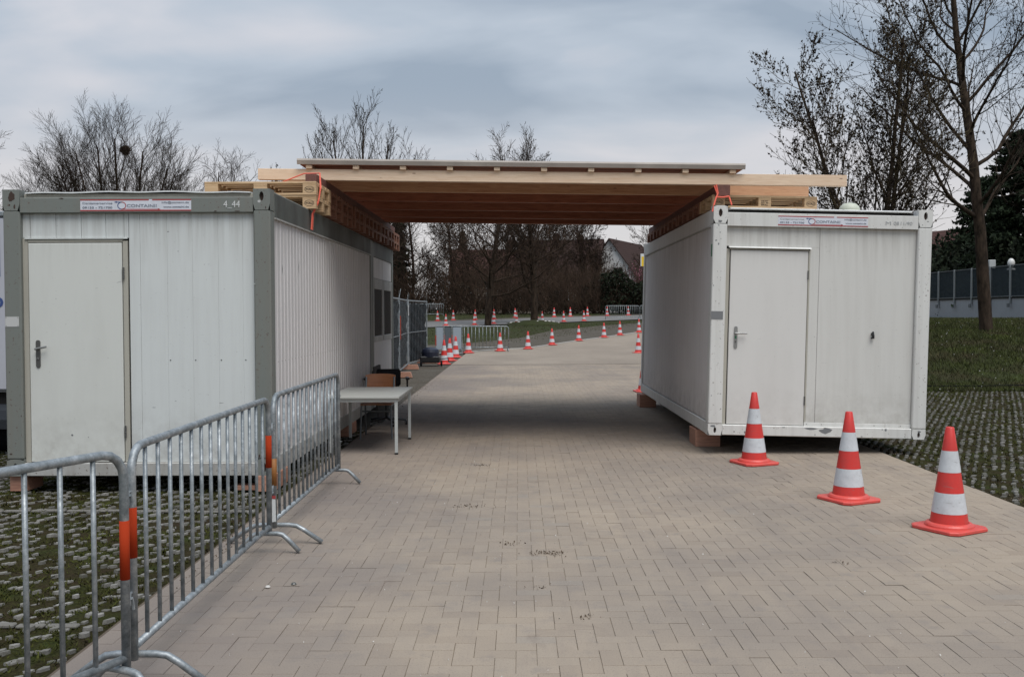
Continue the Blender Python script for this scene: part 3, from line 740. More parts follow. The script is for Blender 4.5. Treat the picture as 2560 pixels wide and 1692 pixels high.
for z in (1.84, .41):
    f = MB(); f.tube([(1.096, yF-.02, z-.05), (1.096, yF-.02, z+.05)], .008, 8); f.build('hinge', M_plate, cr_)
handle(dd, .294, yF-.016, 1.128, .12, .0, M_handle)
f = MB(); f.box(.286, .302, yF-.0255, yF-.0241, 1.10, 1.135); f.build('lock_indicator', M_green, dd)
f = MB(); f.box(.002, .136, -.004, .001, 1.318, 1.409); f.build('name_plate', M_chip, cr_)
f = MB(); f.tube([(1.849, yF, 1.19), (1.849, yF-.03, 1.19)], .014, 10); f.tube([(1.849, yF-.03, 1.215), (1.849, yF-.034, 1.17), (1.853, yF-.034, 1.135)], [.010, .016, .013], 8); f.tube([(1.83, yF-.02, 1.14), (1.868, yF-.02, 1.14)], .007, 6); f.build('door_stop', M_black, cr_)
sticker(cr_, .731, 1.746, 2.395, 2.502, .003, 'I', True)
for (x, t, w) in ((1.945, 'M', .06), (2.035, '08', .06), (2.115, '11/90', .13)):
    nn = letter(t, .055, M_faded, cr_, x, .0008, 2.425, width=w); nn.name = 'embossed_number'
def chip(root, x, z, w, h, y, seed, mt=None):
    r = random.Random(seed); n = 11
    pts = [(x+math.cos(2*PI*i/n)*w*.5*r.uniform(.65, 1.1), z+math.sin(2*PI*i/n)*h*.5*r.uniform(.55, 1.15)) for i in range(n)]
    m = MB(); m.add([(p[0], y, p[1]) for p in pts], [tuple(range(n))]); return m.build('paint_chip', mt or M_chip, root)
for i, (x, z, w, h) in enumerate([(1.17, .098, .16, .026), (1.345, .078, .17, .07), (.42, .04, .02, .03), (.46, .03, .015, .04), (.30, .045, .02, .018), (2.02, .10, .025, .035), (1.98, .105, .012, .02), (1.62, .06, .008, .03), (2.24, .03, .01, .02), (2.05, .06, .01, .012), (.86, .105, .04, .012), (.62, .03, .012, .014), (2.40, .09, .05, .02), (.055, .105, .07, .03), (1.22, .03, .02, .012), (1.75, .02, .03, .01)]):
    chip(cr_, x, z, w, h, -.0006 if (x < .16 or x > 2.32) else .0022, i)
for i, (x, z, w, h) in enumerate([(.06, 2.38, .02, .02), (.08, 2.30, .02, .012), (.035, 2.21, .03, .02), (.065, 2.17, .02, .03), (.09, 2.23, .012, .012), (.115, 1.10, .015, .012), (.03, .45, .012, .014), (.14, .30, .014, .02), (.075, 2.425, .055, .04), (2.42, 2.47, .03, .012), (2.36, 2.43, .012, .012), (.02, 1.7, .012, .02), (2.44, .7, .012, .012), (.10, 1.86, .01, .01), (.06, 1.86, .01, .01), (.10, 1.79, .01, .01), (.06, 1.79, .01, .01)]):
    chip(cr_, x, z, w, h, -.0006, i+40)
f = MB(); f.box(-.0015, -.0002, .02, .09, 2.03, 2.17); f.build('green_tag', M_green, cr_)
y = .17
while y < LB-.2:
    w = .118; y2 = min(y+w, LB-.165); p = MB()
    p.prism([(.026, y+.001), (.020, y+.004), (.020, y2-.004), (.026, y2-.001)], 'z', .15, 2.382); p.build('wall_panel', M_panelS, cr_); y = y2
b = MB(); b.box(-.008, .02, .165, LB-.16, 2.372, 2.386); b.build('drip_strip', M_sill, cr_)
f = MB(); f.lathe([(.115, 0), (.118, .02), (.105, .055), (.07, .085), (.0, .10)], 24, cap=False); f.lathe([(.13, -.03), (.13, .004), (.116, .006)], 24)
f.build('roof_vent_dome', mat('vent_plastic', (.46, .48, .40), .5), cr_, loc=(1.66, .38, 2.612), smooth=True)

# --- container standing crosswise behind the first, with windows -----------------
c2 = thing('site_container', 'grey framed container with two barred windows behind the nearest left container', 'container', (-2.262, 14.84, .15))
for y0 in (0, 2.31):
    for x0 in (-.15, -6.06): b = MB(); b.box(x0, x0+.15, y0, y0+.13, 0, 2.6, .01); b.build('corner_post', M_frameG, c2)
b = MB(); b.box(-.14, -.002, .13, 2.31, 2.36, 2.6, .006); b.box(-6, -.14, .01, .12, 2.4, 2.6); b.box(-6, -.14, 2.32, 2.43, 2.4, 2.6); b.build('top_rail', M_railG, c2)
b = MB(); b.box(-.14, -.002, .13, 2.31, 0, .15, .006); b.box(-6, -.14, .01, .12, 0, .15); b.box(-6, -.14, 2.32, 2.43, 0, .15); b.build('bottom_rail', M_sill, c2)
b = MB(); b.box(-6, -.05, .03, 2.41, .1, 2.56); b.build('wall_core', M_dark, c2)
y = .13
while y < 2.3:
    y2 = min(y+.117, 2.31); p = MB(); p.prism([(-.05, y+.001), (-.018, y+.008), (-.018, y2-.008), (-.05, y2-.001)], 'z', .15, 1.02); p.build('wall_panel', M_panelS, c2); y = y2
for (a, c) in ((.13, 1.2), (1.22, 2.31)):
    p = MB(); p.box(-.05, -.02, a, c, 2.03, 2.36, .004); p.build('wall_panel', M_panelS, c2)
    w = MB(); w.box(-.05, -.008, a+.02, a+.10, 1.03, 2.02, .004); w.box(-.05, -.008, c-.09, c-.01, 1.03, 2.02, .004); w.box(-.05, -.006, a+.1, c-.09, 1.03, 1.11, .004); w.box(-.05, -.004, a+.1, c-.09, 1.86, 2.02, .004); w = w.build('window_frame', M_sill, c2)
    gpane = MB(); gpane.box(-.046, -.04, a+.1, c-.09, 1.11, 1.86); gpane.build('pane', M_glass, w)
    k = a+.16
    while k < c-.12:
        s = MB(); s.box(-.03, -.014, k, k+.035, 1.112, 1.858); s.build('bar', M_shut, w); k += .105
b = MB(); b.box(-.024, -.006, .1, 2.34, 1.02, 1.034); b.build('sill', M_sill, c2)

for i, (x, z, w, h, mt) in enumerate([(-2.355, 2.545, .07, .10, M_rustdark), (-2.33, 2.455, .02, .05, M_rustdark), (-2.375, 2.47, .015, .02, M_rustdark), (-.10, 2.50, .03, .03, M_signplate), (-.04, 2.44, .012, .03, M_rustdark), (-.03, 1.3, .01, .012, M_rustdark), (-2.30, .55, .01, .02, M_rustdark), (-2.40, .2, .03, .02, M_rustdark), (-.12, .18, .02, .04, M_rustdark), (-2.40, .95, .012, .01, M_rustdark), (-.15, 1.75, .02, .008, M_white), (-.5, 2.41, .03, .012, M_rustdark), (-1.9, 2.53, .05, .01, M_rustdark), (-.30, 2.41, .05, .01, M_rustdark)]):
    chip(cl, x, z, w, h, .0015 if -2.28 < x < -.16 else -.0008, i+90, mt)
for i, (x, z, w, h) in enumerate([(-.95, 2.23, .02, .008), (-.62, 1.93, .012, .005), (-.58, 1.93, .01, .004), (-.86, 2.05, .015, .006), (-1.98, 1.62, .008, .008), (-1.1, .62, .04, .005), (-.9, .68, .02, .004), (-.48, .66, .05, .004), (-.80, 2.37, .02, .006), (-1.7, .35, .012, .01), (-1.85, .37, .02, .02)]):
    chip(cl, x, z, w, h, yF-.0195 if -2.22 < x < -1.38 else yF-.0008, i+140)
for i, (y, z, w, h) in enumerate([(1.2, 1.95, .02, .14), (1.25, 1.75, .015, .1), (2.2, 1.35, .10, .02), (.5, 1.9, .02, .1), (.6, .6, .03, .02), (3.1, .7, .02, .03)]):
    m = MB(); m.add([(-.0165, y-w/2, z), (-.0165, y, z-h/2), (-.0165, y+w/2, z+h*.1), (-.0165, y, z+h/2)], [(0, 1, 2, 3)]); m.build('scrape', M_chip, cl)
# --- timber blocks under the containers ------------------------------------------
def blockthing(x, y, w, d, h, label, z=0, rz=0):
    b = MB(); b.box(-w/2, w/2, -d/2, d/2, 0, h, .004); o = b.build('timber_block', M_block, None, loc=(x, y, z), rot=(0, 0, rz)); return tag(o, label, 'block')
blockthing(-2.33, 9.0, .17, .55, .148, 'timber block under the right front corner of the grey container', 0)
blockthing(-2.46, 8.87, .34, .14, .045, 'flat board beside the block at the grey container front corner', 0)
blockthing(-4.62, 8.93, .16, .3, .148, 'reddish block under the left front corner of the grey container')
blockthing(-2.31, 12.9, .12, .62, .145, 'long timber block under the grey container beside the table')
blockthing(2.28, 11.80, .30, .42, .205, 'timber block under the front corner of the white container')
blockthing(2.20, 16.6, .28, .42, .215, 'timber block under the far corner of the white container')
blockthing(4.4, 16.6, .28, .42, .16, 'timber block under the hidden far corner of the white container')

# ------------------------------------------------------------------ pallets
def make_pallet(wm):
    r = thing('pallet', '', 'pallet', (0, 0, 0))
    for yc in (.05, .225, .4, .575, .75):
        w = .0725 if yc in (.05, .4, .75) else .05
        b = MB(); b.box(0, 1.2, max(0, yc-w), min(.8, yc+w), .122, .144, .002); b.build('deck_board', wm, r)
    for xc in (.0725, .6, 1.1275):
        b = MB(); b.box(xc-.0725, xc+.0725, 0, .8, .1, .1215, .002); b.build('stringer_board', wm, r)
    for xc in (.0725, .6, 1.1275):
        for yc in (.05, .4, .75):
            b = MB(); b.box(xc-.072, xc+.072, yc-.05, yc+.05, .022, .0995, .002); bl = b.build('block', wm, r)
    for yc in (.05, .4, .75):
        b = MB(); b.box(0, 1.2, yc-.05, yc+.05, 0, .0215, .002); b.build('bottom_board', wm, r)
    return r
def ring(mb, cx, cz, rx, rz, th, y, n=24):
    a = arcpts(cx, cz, rx, rz, n); c = arcpts(cx, cz, rx-th, rz-th, n)
    mb.add([(p[0], y, p[1]) for p in a+c], [(i, (i+1) % n, n+(i+1) % n, n+i) for i in range(n)])
def stamp(pallet, xs_, word='WORLD'):
    blocks = [c for c in pallet.children if c.name.startswith('block')]
    for i, (xc, wd) in enumerate(xs_):
        par = blocks[0] if xc < .3 else blocks[3] if xc < .9 else blocks[6]
        if wd == 'WORLD':
            m = MB(); ring(m, xc, .060, .052, .033, .004, -.0012); m.build('stamp', M_ink, par)
            letter('WORLD', .034, M_ink, par, xc-.042, -.0012, .049, width=.084, bold=.0006, ext=.0004)
        else:
            for k in range(3): letter(wd[k], .022, M_ink, par, xc-.04, -.0012, .074-.022*k, width=.08, bold=.0004, ext=.0004)
P0 = make_pallet(M_pallet)
def PL(o, lab, loc, grp):
    o.location = loc; tag(o, lab, 'pallet', grp)
ordn = ['front', 'second', 'third', 'fourth', 'fifth', 'sixth', 'seventh', 'eighth']
first = True
zL = 2.752
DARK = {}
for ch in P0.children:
    d_ = ch.data.copy(); d_.materials[0] = M_palletshade; DARK[ch.data.name] = d_
P1 = copy_tree(P0)
PL(P0, 'upper light wooden pallet at the front of the row on the grey container', (-3.37, 10.32, zL+.146), 'pallets on the left containers')
PL(P1, 'lower light wooden pallet at the front of the row on the grey container', (-3.375, 10.33, zL), 'pallets on the left containers')
for k in range(1, 9):
    for lv in (0, 1):
        o = copy_tree(P0)
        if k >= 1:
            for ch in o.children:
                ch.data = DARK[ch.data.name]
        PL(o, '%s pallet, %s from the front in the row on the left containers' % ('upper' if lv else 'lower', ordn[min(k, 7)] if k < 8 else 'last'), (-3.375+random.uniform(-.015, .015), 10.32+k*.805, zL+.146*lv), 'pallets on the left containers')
RR = (0, .0255, 0)
PR0 = None
for k in range(7):
    o = copy_tree(P0); o.rotation_euler = RR
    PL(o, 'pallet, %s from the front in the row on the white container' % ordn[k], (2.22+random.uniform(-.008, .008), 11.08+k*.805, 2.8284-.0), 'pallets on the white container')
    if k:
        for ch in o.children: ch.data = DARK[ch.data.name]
    if k == 0: PR0 = o
for x_ in (P0, P1): stamp(x_, [(1.1275, 'WORLD')])
stamp(PR0, [(1.1275, 'WORLD'), (.6, ('DE-BY', 'HT 49', 'EPAL')), (.0725, 'WORLD')])

# ------------------------------------------------------------------ canopy
TILT = .0164
cn = thing('canopy', 'timber canopy with flat roof spanning the driveway between the containers', 'canopy', (.38, 11.0, 3.105), (0, TILT, 0))
def beam(y, x0, x1, mt, lab=None):
    b = MB(); b.box(x0, x1, y, y+.08, 0, .125, .003); return b.build('cross_beam', mt, cn, label=lab)
beam(0, -3.36, 3.36, M_beam, 'long pale front beam')
for i, y in enumerate((.98, 2.0, 3.08, 4.2, 5.1)):
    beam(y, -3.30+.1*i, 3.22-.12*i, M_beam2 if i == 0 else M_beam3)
for i in range(10):
    x = -2.77+i*.536; b = MB(); b.box(x-.034, x+.034, -.035, 5.35, .126, .166, .002); b.build('batten', M_beam, cn)
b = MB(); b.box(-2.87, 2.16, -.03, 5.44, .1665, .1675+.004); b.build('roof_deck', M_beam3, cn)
rs = MB()
for i in range(26):      # profiled sheet
    x0 = -2.87+i*5.04/26; x1 = x0+5.04/26; w = (x1-x0)
    rs.add([(x0, -.02, .173), (x0+w*.35, -.02, .173), (x0+w*.5, -.02, .200), (x0+w*.85, -.02, .200), (x1, -.02, .173),
            (x0, 5.45, .173), (x0+w*.35, 5.45, .173), (x0+w*.5, 5.45, .200), (x0+w*.85, 5.45, .200), (x1, 5.45, .173)],
           [(0, 1, 6, 5), (1, 2, 7, 6), (2, 3, 8, 7), (3, 4, 9, 8)])
rs.build('roof_sheet', M_roof, cn)
b = MB(); b.prism([(-.060, .235), (-.068, .215), (-.055, .170), (-.040, .170), (-.040, .200), (-.03, .212), (.02, .212), (.02, .235)], 'x', -2.90, 2.19); b.build('front_flashing', M_roof, cn)
b = MB(); b.prism([(-2.90, .2355), (-2.90, .222), (-2.84, .1705), (-2.83, .1705), (-2.83, .2355)], 'y', .021, 5.45); b.build('side_flashing', M_roof, cn); b = MB(); b.prism([(2.19, .2355), (2.19, .222), (2.13, .1705), (2.12, .1705), (2.12, .2355)], 'y', .021, 5.45); b.build('side_flashing', M_roof, cn)
b = MB(); b.box(-2.70, -2.58, -.52, 6.1, -.142, -.003, .004); b.build('bearer', M_bearer, cn, label='dark bearer beam on the left pallets')
b = MB(); b.box(1.88, 2.03, -.02, 5.75, -.127, -.003, .004); b.build('bearer', M_bearer, cn, label='dark bearer beam on the right pallets')

# lashing straps
def strapthing(name, lab, paths, r=.007):
    m = MB()
    for p in paths: m.tube(p, r, 6)
    return tag(m.build(name, M_strap, None), lab, 'strap')
strapthing('lashing_strap', 'orange red strap hanging over the left bearer down the grey container side', [
    [(-3.25, 10.9, 3.045), (-2.9, 10.75, 3.055), (-2.62, 10.66, 3.08), (-2.36, 10.60, 3.165), (-2.18, 10.58, 3.165), (-2.155, 10.5, 3.0), (-2.16, 10.4, 2.85), (-2.225, 10.37, 2.70), (-2.235, 10.36, 2.53)],
    [(-2.17, 10.52, 3.16), (-2.15, 10.44, 2.98), (-2.165, 10.40, 2.82), (-2.22, 10.40, 2.70), (-2.235, 10.42, 2.53)]])
strapthing('lashing_strap', 'orange red strap looped under the right bearer at the white container corner', [
    [(2.245, 10.96, 3.07), (2.265, 10.955, 2.97), (2.245, 10.95, 2.93), (2.215, 10.93, 2.84), (2.195, 10.92, 2.76)],
    [(2.39, 10.96, 2.935), (2.40, 10.95, 2.90), (2.415, 10.93, 2.835)],
    [(2.245, 10.95, 2.93), (2.32, 10.945, 2.925), (2.39, 10.95, 2.935)], [(2.225, 10.97, 3.06), (2.25, 10.96, 2.99), (2.262, 10.955, 2.95)]], .009)

# ------------------------------------------------------------------ barriers
def make_barrier(Lb=2.36, nb=14, tapes=(), foot=(.21, .21), label='', loc=(0, 0, 0), ang=0, group=None, H=1.05, name='crowd_barrier'):
    """runs along local +x from the origin"""
    r = thing(name, label, 'barrier', loc, (0, 0, ang), group); R = .11; t = .019; zb_ = .175
    pts = [(0, 0, .12), (0, 0, H-R)]+[(R-R*math.cos(a), 0, H-R+R*math.sin(a)) for a in (PI/8, PI/4, 3*PI/8)]+[(R, 0, H), (Lb-R, 0, H)]+[(Lb-R+R*math.sin(a), 0, H-R+R*math.cos(a)) for a in (PI/8, PI/4, 3*PI/8)]+[(Lb, 0, H-R), (Lb, 0, .12)]
    m = MB(); m.tube(pts, t, 12); m.build('frame', M_galv, r, smooth=True)
    m = MB(); m.tube([(0, 0, zb_), (Lb, 0, zb_)], .017, 10); m.build('bottom_rail', M_galv, r, smooth=True)
    bar = MB(); bar.tube([(0, 0, zb_), (0, 0, H-.005)], .0105, 8); bme = bar.mesh('bar', M_galv, True)
    for i in range(nb): link('bar', bme, r, ((i+1)*Lb/(nb+1), 0, 0))
    for k, (x, hw) in enumerate(((.03, foot[0]), (Lb-.03, foot[1]))):
        if not hw: continue
        m = MB(); hh = .135; q = hw*.5
        m.tube([(x, -hw, .012), (x, -hw*.62, hh*.72), (x, -hw*.45, hh*.95), (x, -hw*.28, hh), (x, hw*.28, hh), (x, hw*.45, hh*.95), (x, hw*.62, hh*.72), (x, hw, .012)], .0165, 10); m.build('foot', M_galv, r, smooth=True)
    for (x, z0, z1, mt) in tapes:
        m = MB(); m.tube([(x, 0, z0), (x, 0, z1)], .0205, 12); m.build('tape', mt, r, smooth=True)
    for z in (.42, .86):
        m = MB(); m.tube([(0, 0, z), (-.035, 0, z), (-.042, 0, z-.03), (-.042, 0, z-.05)], .007, 6); m.build('hook', M_galv, r)
        m = MB(); m.tube([(Lb+.0, .018, z-.02), (Lb+.05, .018, z-.02), (Lb+.05, -.018, z-.02), (Lb, -.018, z-.02)], .004, 6); m.build('eye', M_galv, r)
    return r
A = math.atan2(-.905, -.42)
make_barrier(2.36, 14, ((0, .51, .76, M_orange),), (.21, .21), 'steel barrier with orange tape at the left edge, nearest to the viewer', (-1.67, 4.02, 0), A, 'crowd control barriers left of the driveway')
make_barrier(2.36, 14, ((0, .57, .79, M_orange), (2.36, .58, .80, M_orange)), (.30, .21), 'middle steel barrier with orange tape on both end posts', (-1.69, 4.15, 0), math.atan2(2.36, -.02), 'crowd control barriers left of the driveway')
b3 = make_barrier(2.42, 15, ((0, .42, .61, M_amber),), (.33, .21), 'far steel barrier with amber tape ending beside the table', (-1.73, 6.72, 0), math.atan2(2.42, .0), 'crowd control barriers left of the driveway')
m = MB(); m.prism([(-.018, .17), (.018, .165), (.024, .26), (.012, .33), (-.015, .325)], 'x', -.026, -.022); m.build('reflector', M_white, b3); m = MB(); m.box(-.026, -.0215, -.016, .014, .331, .352); m.build('reflector', M_red, b3)

# ------------------------------------------------------------------ table, chairs
t = thing('table', 'grey rectangular school table standing against the grey container', 'table', (-2.22, 10.97, 0))
m = MB(); m.box(0, .84, 0, 1.43, .645, .672, .004); m.build('table_top', M_table, t)
m = MB(); m.box(.02, .82, .03, .055, .605, .6445, .003); m.box(.02, .82, 1.375, 1.40, .605, .6445, .003); m.box(.795, .82, .056, 1.374, .605, .6445, .003); m.box(.02, .045, .056, 1.374, .605, .6445, .003); m.build('frame', M_tleg, t)
for x in (.02, .785):
    for y in (.03, 1.365):
        m = MB(); m.box(x, x+.035, y, y+.035, .02, .604, .003); lg = m.build('leg', M_tleg, t); m = MB(); m.box(x-.002, x+.037, y-.002, y+.037, 0, .022, .003); m.build('foot_cap', M_black, lg)
ch = thing('chair', 'wooden school chair with dark steel legs behind the table', 'chair', (-1.85, 12.55, 0))
m = MB(); m.prism([(-.20, .44), (-.16, .450), (.12, .445), (.20, .45), (.20, .462), (.12, .457), (-.16, .462), (-.20, .452)], 'x', -.20, .20); m.build('seat', M_ply, ch)
m = MB(); n = 10
vs = []; 
for i in range(n+1):
    x = -.20+.40*i/n; c = .03*(1-(x/.2)**2); top = .80+.02*(1-(x/.2)**4)
    vs += [(x, .20+c, .62), (x, .22+c, top), (x, .212+c, .62), (x, .232+c, top)]
fs = []
for i in range(n):
    a = 4*i; fs += [(a, a+4, a+5, a+1), (a+2, a+3, a+7, a+6), (a+1, a+5, a+7, a+3), (a, a+2, a+6, a+4)]
fs += [(0, 1, 3, 2), (4*n, 4*n+2, 4*n+3, 4*n+1)]
m.add(vs, fs); m.build('backrest', M_ply, ch)
for s in (-1, 1):
    m = MB(); m.tube([(s*.205, -.20, .0), (s*.19, -.18, .43)], .012, 8); m.build('leg', M_galvd, ch)
    m = MB(); m.tube([(s*.205, .26, .0), (s*.19, .12, .43), (s*.185, .21, .78)], .012, 8); m.build('leg', M_galvd, ch)
    m = MB(); m.tube([(s*.19, -.18, .43), (s*.19, .15, .43)], .011, 8); m.build('side_rail', M_galvd, ch)
m = MB(); m.tube([(-.19, -.18, .36), (.19, -.18, .36)], .010, 8); m.build('front_rail', M_galvd, ch)
oc = thing('office_chair', 'black fabric office chair behind the wooden chair', 'chair', (-1.93, 13.95, 0), (0, 0, .15))
m = MB(); m.box(-.24, .24, -.24, .24, .42, .50, .03); m.build('seat', M_blackfab, oc)
m = MB(); m.box(-.21, .21, .20, .27, .54, .80, .03); m.build('backrest', M_blackfab, oc)
m = MB(); m.box(-.03, .03, .24, .26, .44, .62, .004); m.build('back_bracket', M_black, oc)
m = MB(); m.tube([(0, 0, .1), (0, 0, .42)], .025, 10); m.build('gas_column', M_black, oc)
for k in range(5):
    a = k*2*PI/5; m = MB(); m.tube([(0, 0, .11), (.28*math.cos(a), .28*math.sin(a), .07)], [.022, .014], 8); sp = m.build('base_arm', M_black, oc)
    m = MB(); m.tube([(.28*math.cos(a)-.015, .28*math.sin(a), .03), (.28*math.cos(a)+.015, .28*math.sin(a), .03)], .03, 12); m.build('castor', M_black, sp)
for s in (-1, 1):
    m = MB(); m.tube([(s*.24, .05, .46), (s*.30, .05, .5), (s*.30, .05, .66)], .014, 8); m.box(s*.30-.03, s*.30+.03, -.14, .14, .66, .69, .01); m.build('armrest', M_black, oc)
m = MB(); m.box(-.09, .09, -.02, .02, 0, .86, .006); o = m.build('plank', mat('weathered_plank', (.09, .085, .08), .8), None, loc=(-2.06, 14.3, 0), rot=(0, -.16, 1.2)); tag(o, 'dark grey plank leaning on the grey container by the windows', 'plank')

# ------------------------------------------------------------------ cones
def make_cone():
    r = thing('traffic_cone', '', 'cone'); H = .765
    def rad(z): return .029+(.135-.029)*(H-z)/(H-.05)
    m = MB(); q = .205; ch_ = .045; P = [(q-ch_, -q), (q, -q+ch_), (q, q-ch_), (q-ch_, q), (-q+ch_, q), (-q, q-ch_), (-q, -q+ch_), (-q+ch_, -q)]
    n = 8; m.add([(x, y, .006) for x, y in P]+[(x, y, .022) for x, y in P]+[(x*.97, y*.97, .028) for x, y in P]+[(x*.97, y*.97, 0) for x, y in P],
                 [(i, (i+1) % n, n+(i+1) % n, n+i) for i in range(n)]+[(n+i, n+(i+1) % n, 2*n+(i+1) % n, 2*n+i) for i in range(n)]+[tuple(2*n+i for i in range(n))]+[(3*n+i, 3*n+(i+1) % n, (i+1) % n, i) for i in range(n)])
    m.lathe([(.172, .027), (.170, .040), (.160, .052), (.148, .056), (.137, .058)], 40, cap=False)
    m.build('base', M_cbase, r)
    zs = [.056, .130, .280, .432, .590, H]; cols = [M_cred, M_cwhite, M_cred, M_cwhite, M_cred]
    for i in range(5):
        z0, z1 = zs[i], zs[i+1]; m = MB(); o = .0012 if cols[i] is M_cwhite else 0
        if i < 4: m.lathe([(rad(z0)+o, z0), (rad(z1)+o, z1)], 40, cap=False)
        else: m.lathe([(rad(z0), z0), (rad(z1-.006), z1-.006), (rad(z1)-.004, z1), (rad(z1)-.009, z1), (rad(z1)-.010, z1-.05)], 40, cap=True)
        m.build('stripe' if cols[i] is M_cwhite else 'body', cols[i], r, smooth=False)
    for c in r.children:
        if c.name.startswith(('stripe', 'body')):
            c.data.polygons.foreach_set('use_smooth', [True]*len(c.data.polygons))
    return r
C0 = make_cone()
gA, gB, gC, gD = 'cones beside the white container', 'cones along the near left driveway edge', 'cones along the curved driveway edge', 'cones along the far grey path'
cones = [
 (2.52, 10.29, 'red and white cone in front of the white container door, farthest of the front three', gA, .35),
 (2.84, 8.27, 'middle red and white cone of the three in front of the white container', gA, .42),
 (3.21, 7.16, 'red and white cone nearest to the viewer at the right', gA, .50),
 (-2.37, 30.3, 'front cone of the tight left cluster beside the fence panels', gB, .2),
 (-2.34, 32.4, 'second cone of the tight left cluster beside the fence panels', gB, .6),
 (-2.30, 34.8, 'third cone of the tight left cluster, against the grey sheet barriers', gB, .1),
 (-2.02, 38.2, 'cone between the left cluster and the far tubular barrier', gB, .3),
 (-.79, 40.0, 'cone at the right end of the far tubular barrier', gC, .3),
 (.39, 41.8, 'first free standing cone right of the tubular barrier on the curved edge', gC, .2),
 (1.53, 44.6, 'second cone right of the tubular barrier on the curved edge', gC, .5),
 (2.96, 47.6, 'third cone right of the tubular barrier on the curved edge', gC, .1),
 (4.44, 50.2, 'fourth cone right of the tubular barrier on the curved edge', gC, .7),
 (5.48, 52.2, 'fifth cone right of the tubular barrier on the curved edge', gC, .3),
 (6.84, 54.8, 'farthest cone of the curved edge, half behind the white container', gC, .3),
 (4.72, 38.0, 'nearer cone half hidden by the far edge of the white container', gC, .3),
 (2.56, 19.6, 'cone almost hidden behind the white container, only its base edge showing', gC, .1),
]
far = [(-6.00, 70.8), (-4.92, 72.0), (-3.32, 72.9), (-1.92, 73.8), (-.30, 76.6), (1.39, 76.3), (2.84, 77.5), (4.19, 78.4), (5.64, 79.1), (7.31, 79.6), (9.16, 80.5)]
fl = ['leftmost', 'second', 'third', 'fourth', 'fifth', 'sixth', 'seventh', 'eighth', 'ninth', 'tenth', 'rightmost']
for (x, y), n_ in zip(far, fl): cones.append((x, y, '%s cone%s of the back row behind the grey path' % (n_, ' from the left' if 'most' not in n_ else ''), gD, random.random()))
nr = [(-4.84, 63.6), (-3.00, 64.6), (-1.75, 66.2), (-.16, 67.2), (1.67, 68.8), (3.21, 69.0), (4.73, 70)]
for (x, y), n_ in zip(nr, ['leftmost', 'second', 'third', 'fourth', 'fifth', 'sixth', 'rightmost']): cones.append((x, y, '%s cone%s of the front row along the grey path' % (n_, ' from the left' if 'most' not in n_ else ''), gD, random.random()))
for i, (x, y, lab, grp, a) in enumerate(cones):
    o = C0 if i == 0 else copy_tree(C0)
    o.location = (x, y, zt(x, y)+.001+(.02 if y > 38 else 0)); o.rotation_euler = (0, 0, a); tag(o, lab, 'cone', grp)

# ------------------------------------------------------------------ mesh fence panels with tarps
def fence_panel(a, b, label, first=False, board=False, z0=.1):
    ax, ay = a; bx, by = b; Lp = math.hypot(bx-ax, by-ay); ang = math.atan2(by-ay, bx-ax)
    r = thing('mesh_fence_panel', label, 'fence panel', (ax, ay, 0), (0, 0, ang), 'mobile fence panels covered with dark tarps')
    H = 2.0; m = MB()
    m.tube([(0, 0, .02), (0, 0, H)], .021, 8); m.build('post', M_galv, r); m = MB(); m.tube([(Lp, 0, .02), (Lp, 0, H)], .021, 8); m.build('post', M_galv, r)
    m = MB(); m.tube([(0, 0, H-.02), (Lp, 0, H-.02)], .018, 8); m.tube([(0, 0, .15), (Lp, 0, .15)], .018, 8); m.tube([(0, 0, 1.05), (Lp, 0, 1.05)], .012, 6); m.build('rail', M_galv, r)
    m = MB(); n = int(Lp/.25)
    for i in range(1, n): m.tube([(i*Lp/n, -.012, .15), (i*Lp/n, -.012, H-.02)], .003, 4)
    o = m.build('mesh_wire', M_galv, r); o['kind'] = 'stuff'
    nx_, nz_ = 30, 20; V = []; F = []
    for j in range(nz_+1):
        for i in range(nx_+1):
            x = .03+(Lp-.06)*i/nx_; z = .18+(H-.24)*j/nz_
            V.append((x, .03+.025*math.sin(i*1.9+j*.6)+.02*math.sin(j*1.3+i*.4)+random.uniform(-.008, .008), z-.05*abs(math.sin(i*.35))*(j == nz_)))
    F = np.array([(j*(nx_+1)+i, j*(nx_+1)+i+1, (j+1)*(nx_+1)+i+1, (j+1)*(nx_+1)+i) for j in range(nz_) for i in range(nx_)])
    link('tarp', npmesh('tarp', np.array(V), F, M_tarp, smooth=True), r)
    for k in range(2):
        m = MB(); x = Lp*(k); m.tube([(x, 0, H), (x+random.uniform(-.2, .2), -.03, H+random.uniform(.15, .25))], .005, 4); m.build('cable_tie', M_galv, r)
    m = MB(); m.prism([(-.32, 0), (.32, 0), (.28, .13), (-.28, .13)], 'x', Lp-.11, Lp+.11); m.build('foot_block', M_block, r)
    return r
fence_panel((-2.92, 20.7), (-3.02, 24.2), 'nearest dark tarped fence panel behind the windowed container')
f2 = fence_panel((-3.05, 24.3), (-3.22, 27.7), 'second dark tarped fence panel carrying a small white sign')
fence_panel((-3.2, 27.8), (-2.98, 31.0), 'farthest dark tarped fence panel next to the cone cluster')
m = MB(); m.box(3.1, 3.42, -.05, -.04, 1.55, 1.85); sg = m.build('small_sign', M_white, f2)
m = MB(); m.box(3.2, 3.3, -.053, -.0505, 1.62, 1.78); m.build('pictogram', M_greyink, sg)
m = MB(); m.box(.02, .16, -.05, -.03, .95, 1.55, .004); m.build('orange_board', M_orange, f2)
kt = thing('tool_cart', 'black lidded bin lying on a low cart beside the fence panels', 'cart', (-2.72, 29.4, 0))
m = MB(); m.lathe([(.26, .28), (.27, .42), (.25, .50), (.15, .56), (.0, .58)], 20, cap=False); m.build('lid', mat('dark_blue_plastic', (.012, .015, .03), .4), kt)
m = MB(); m.box(-.30, .30, -.25, .25, .10, .30, .03); m.build('body', M_black, kt)
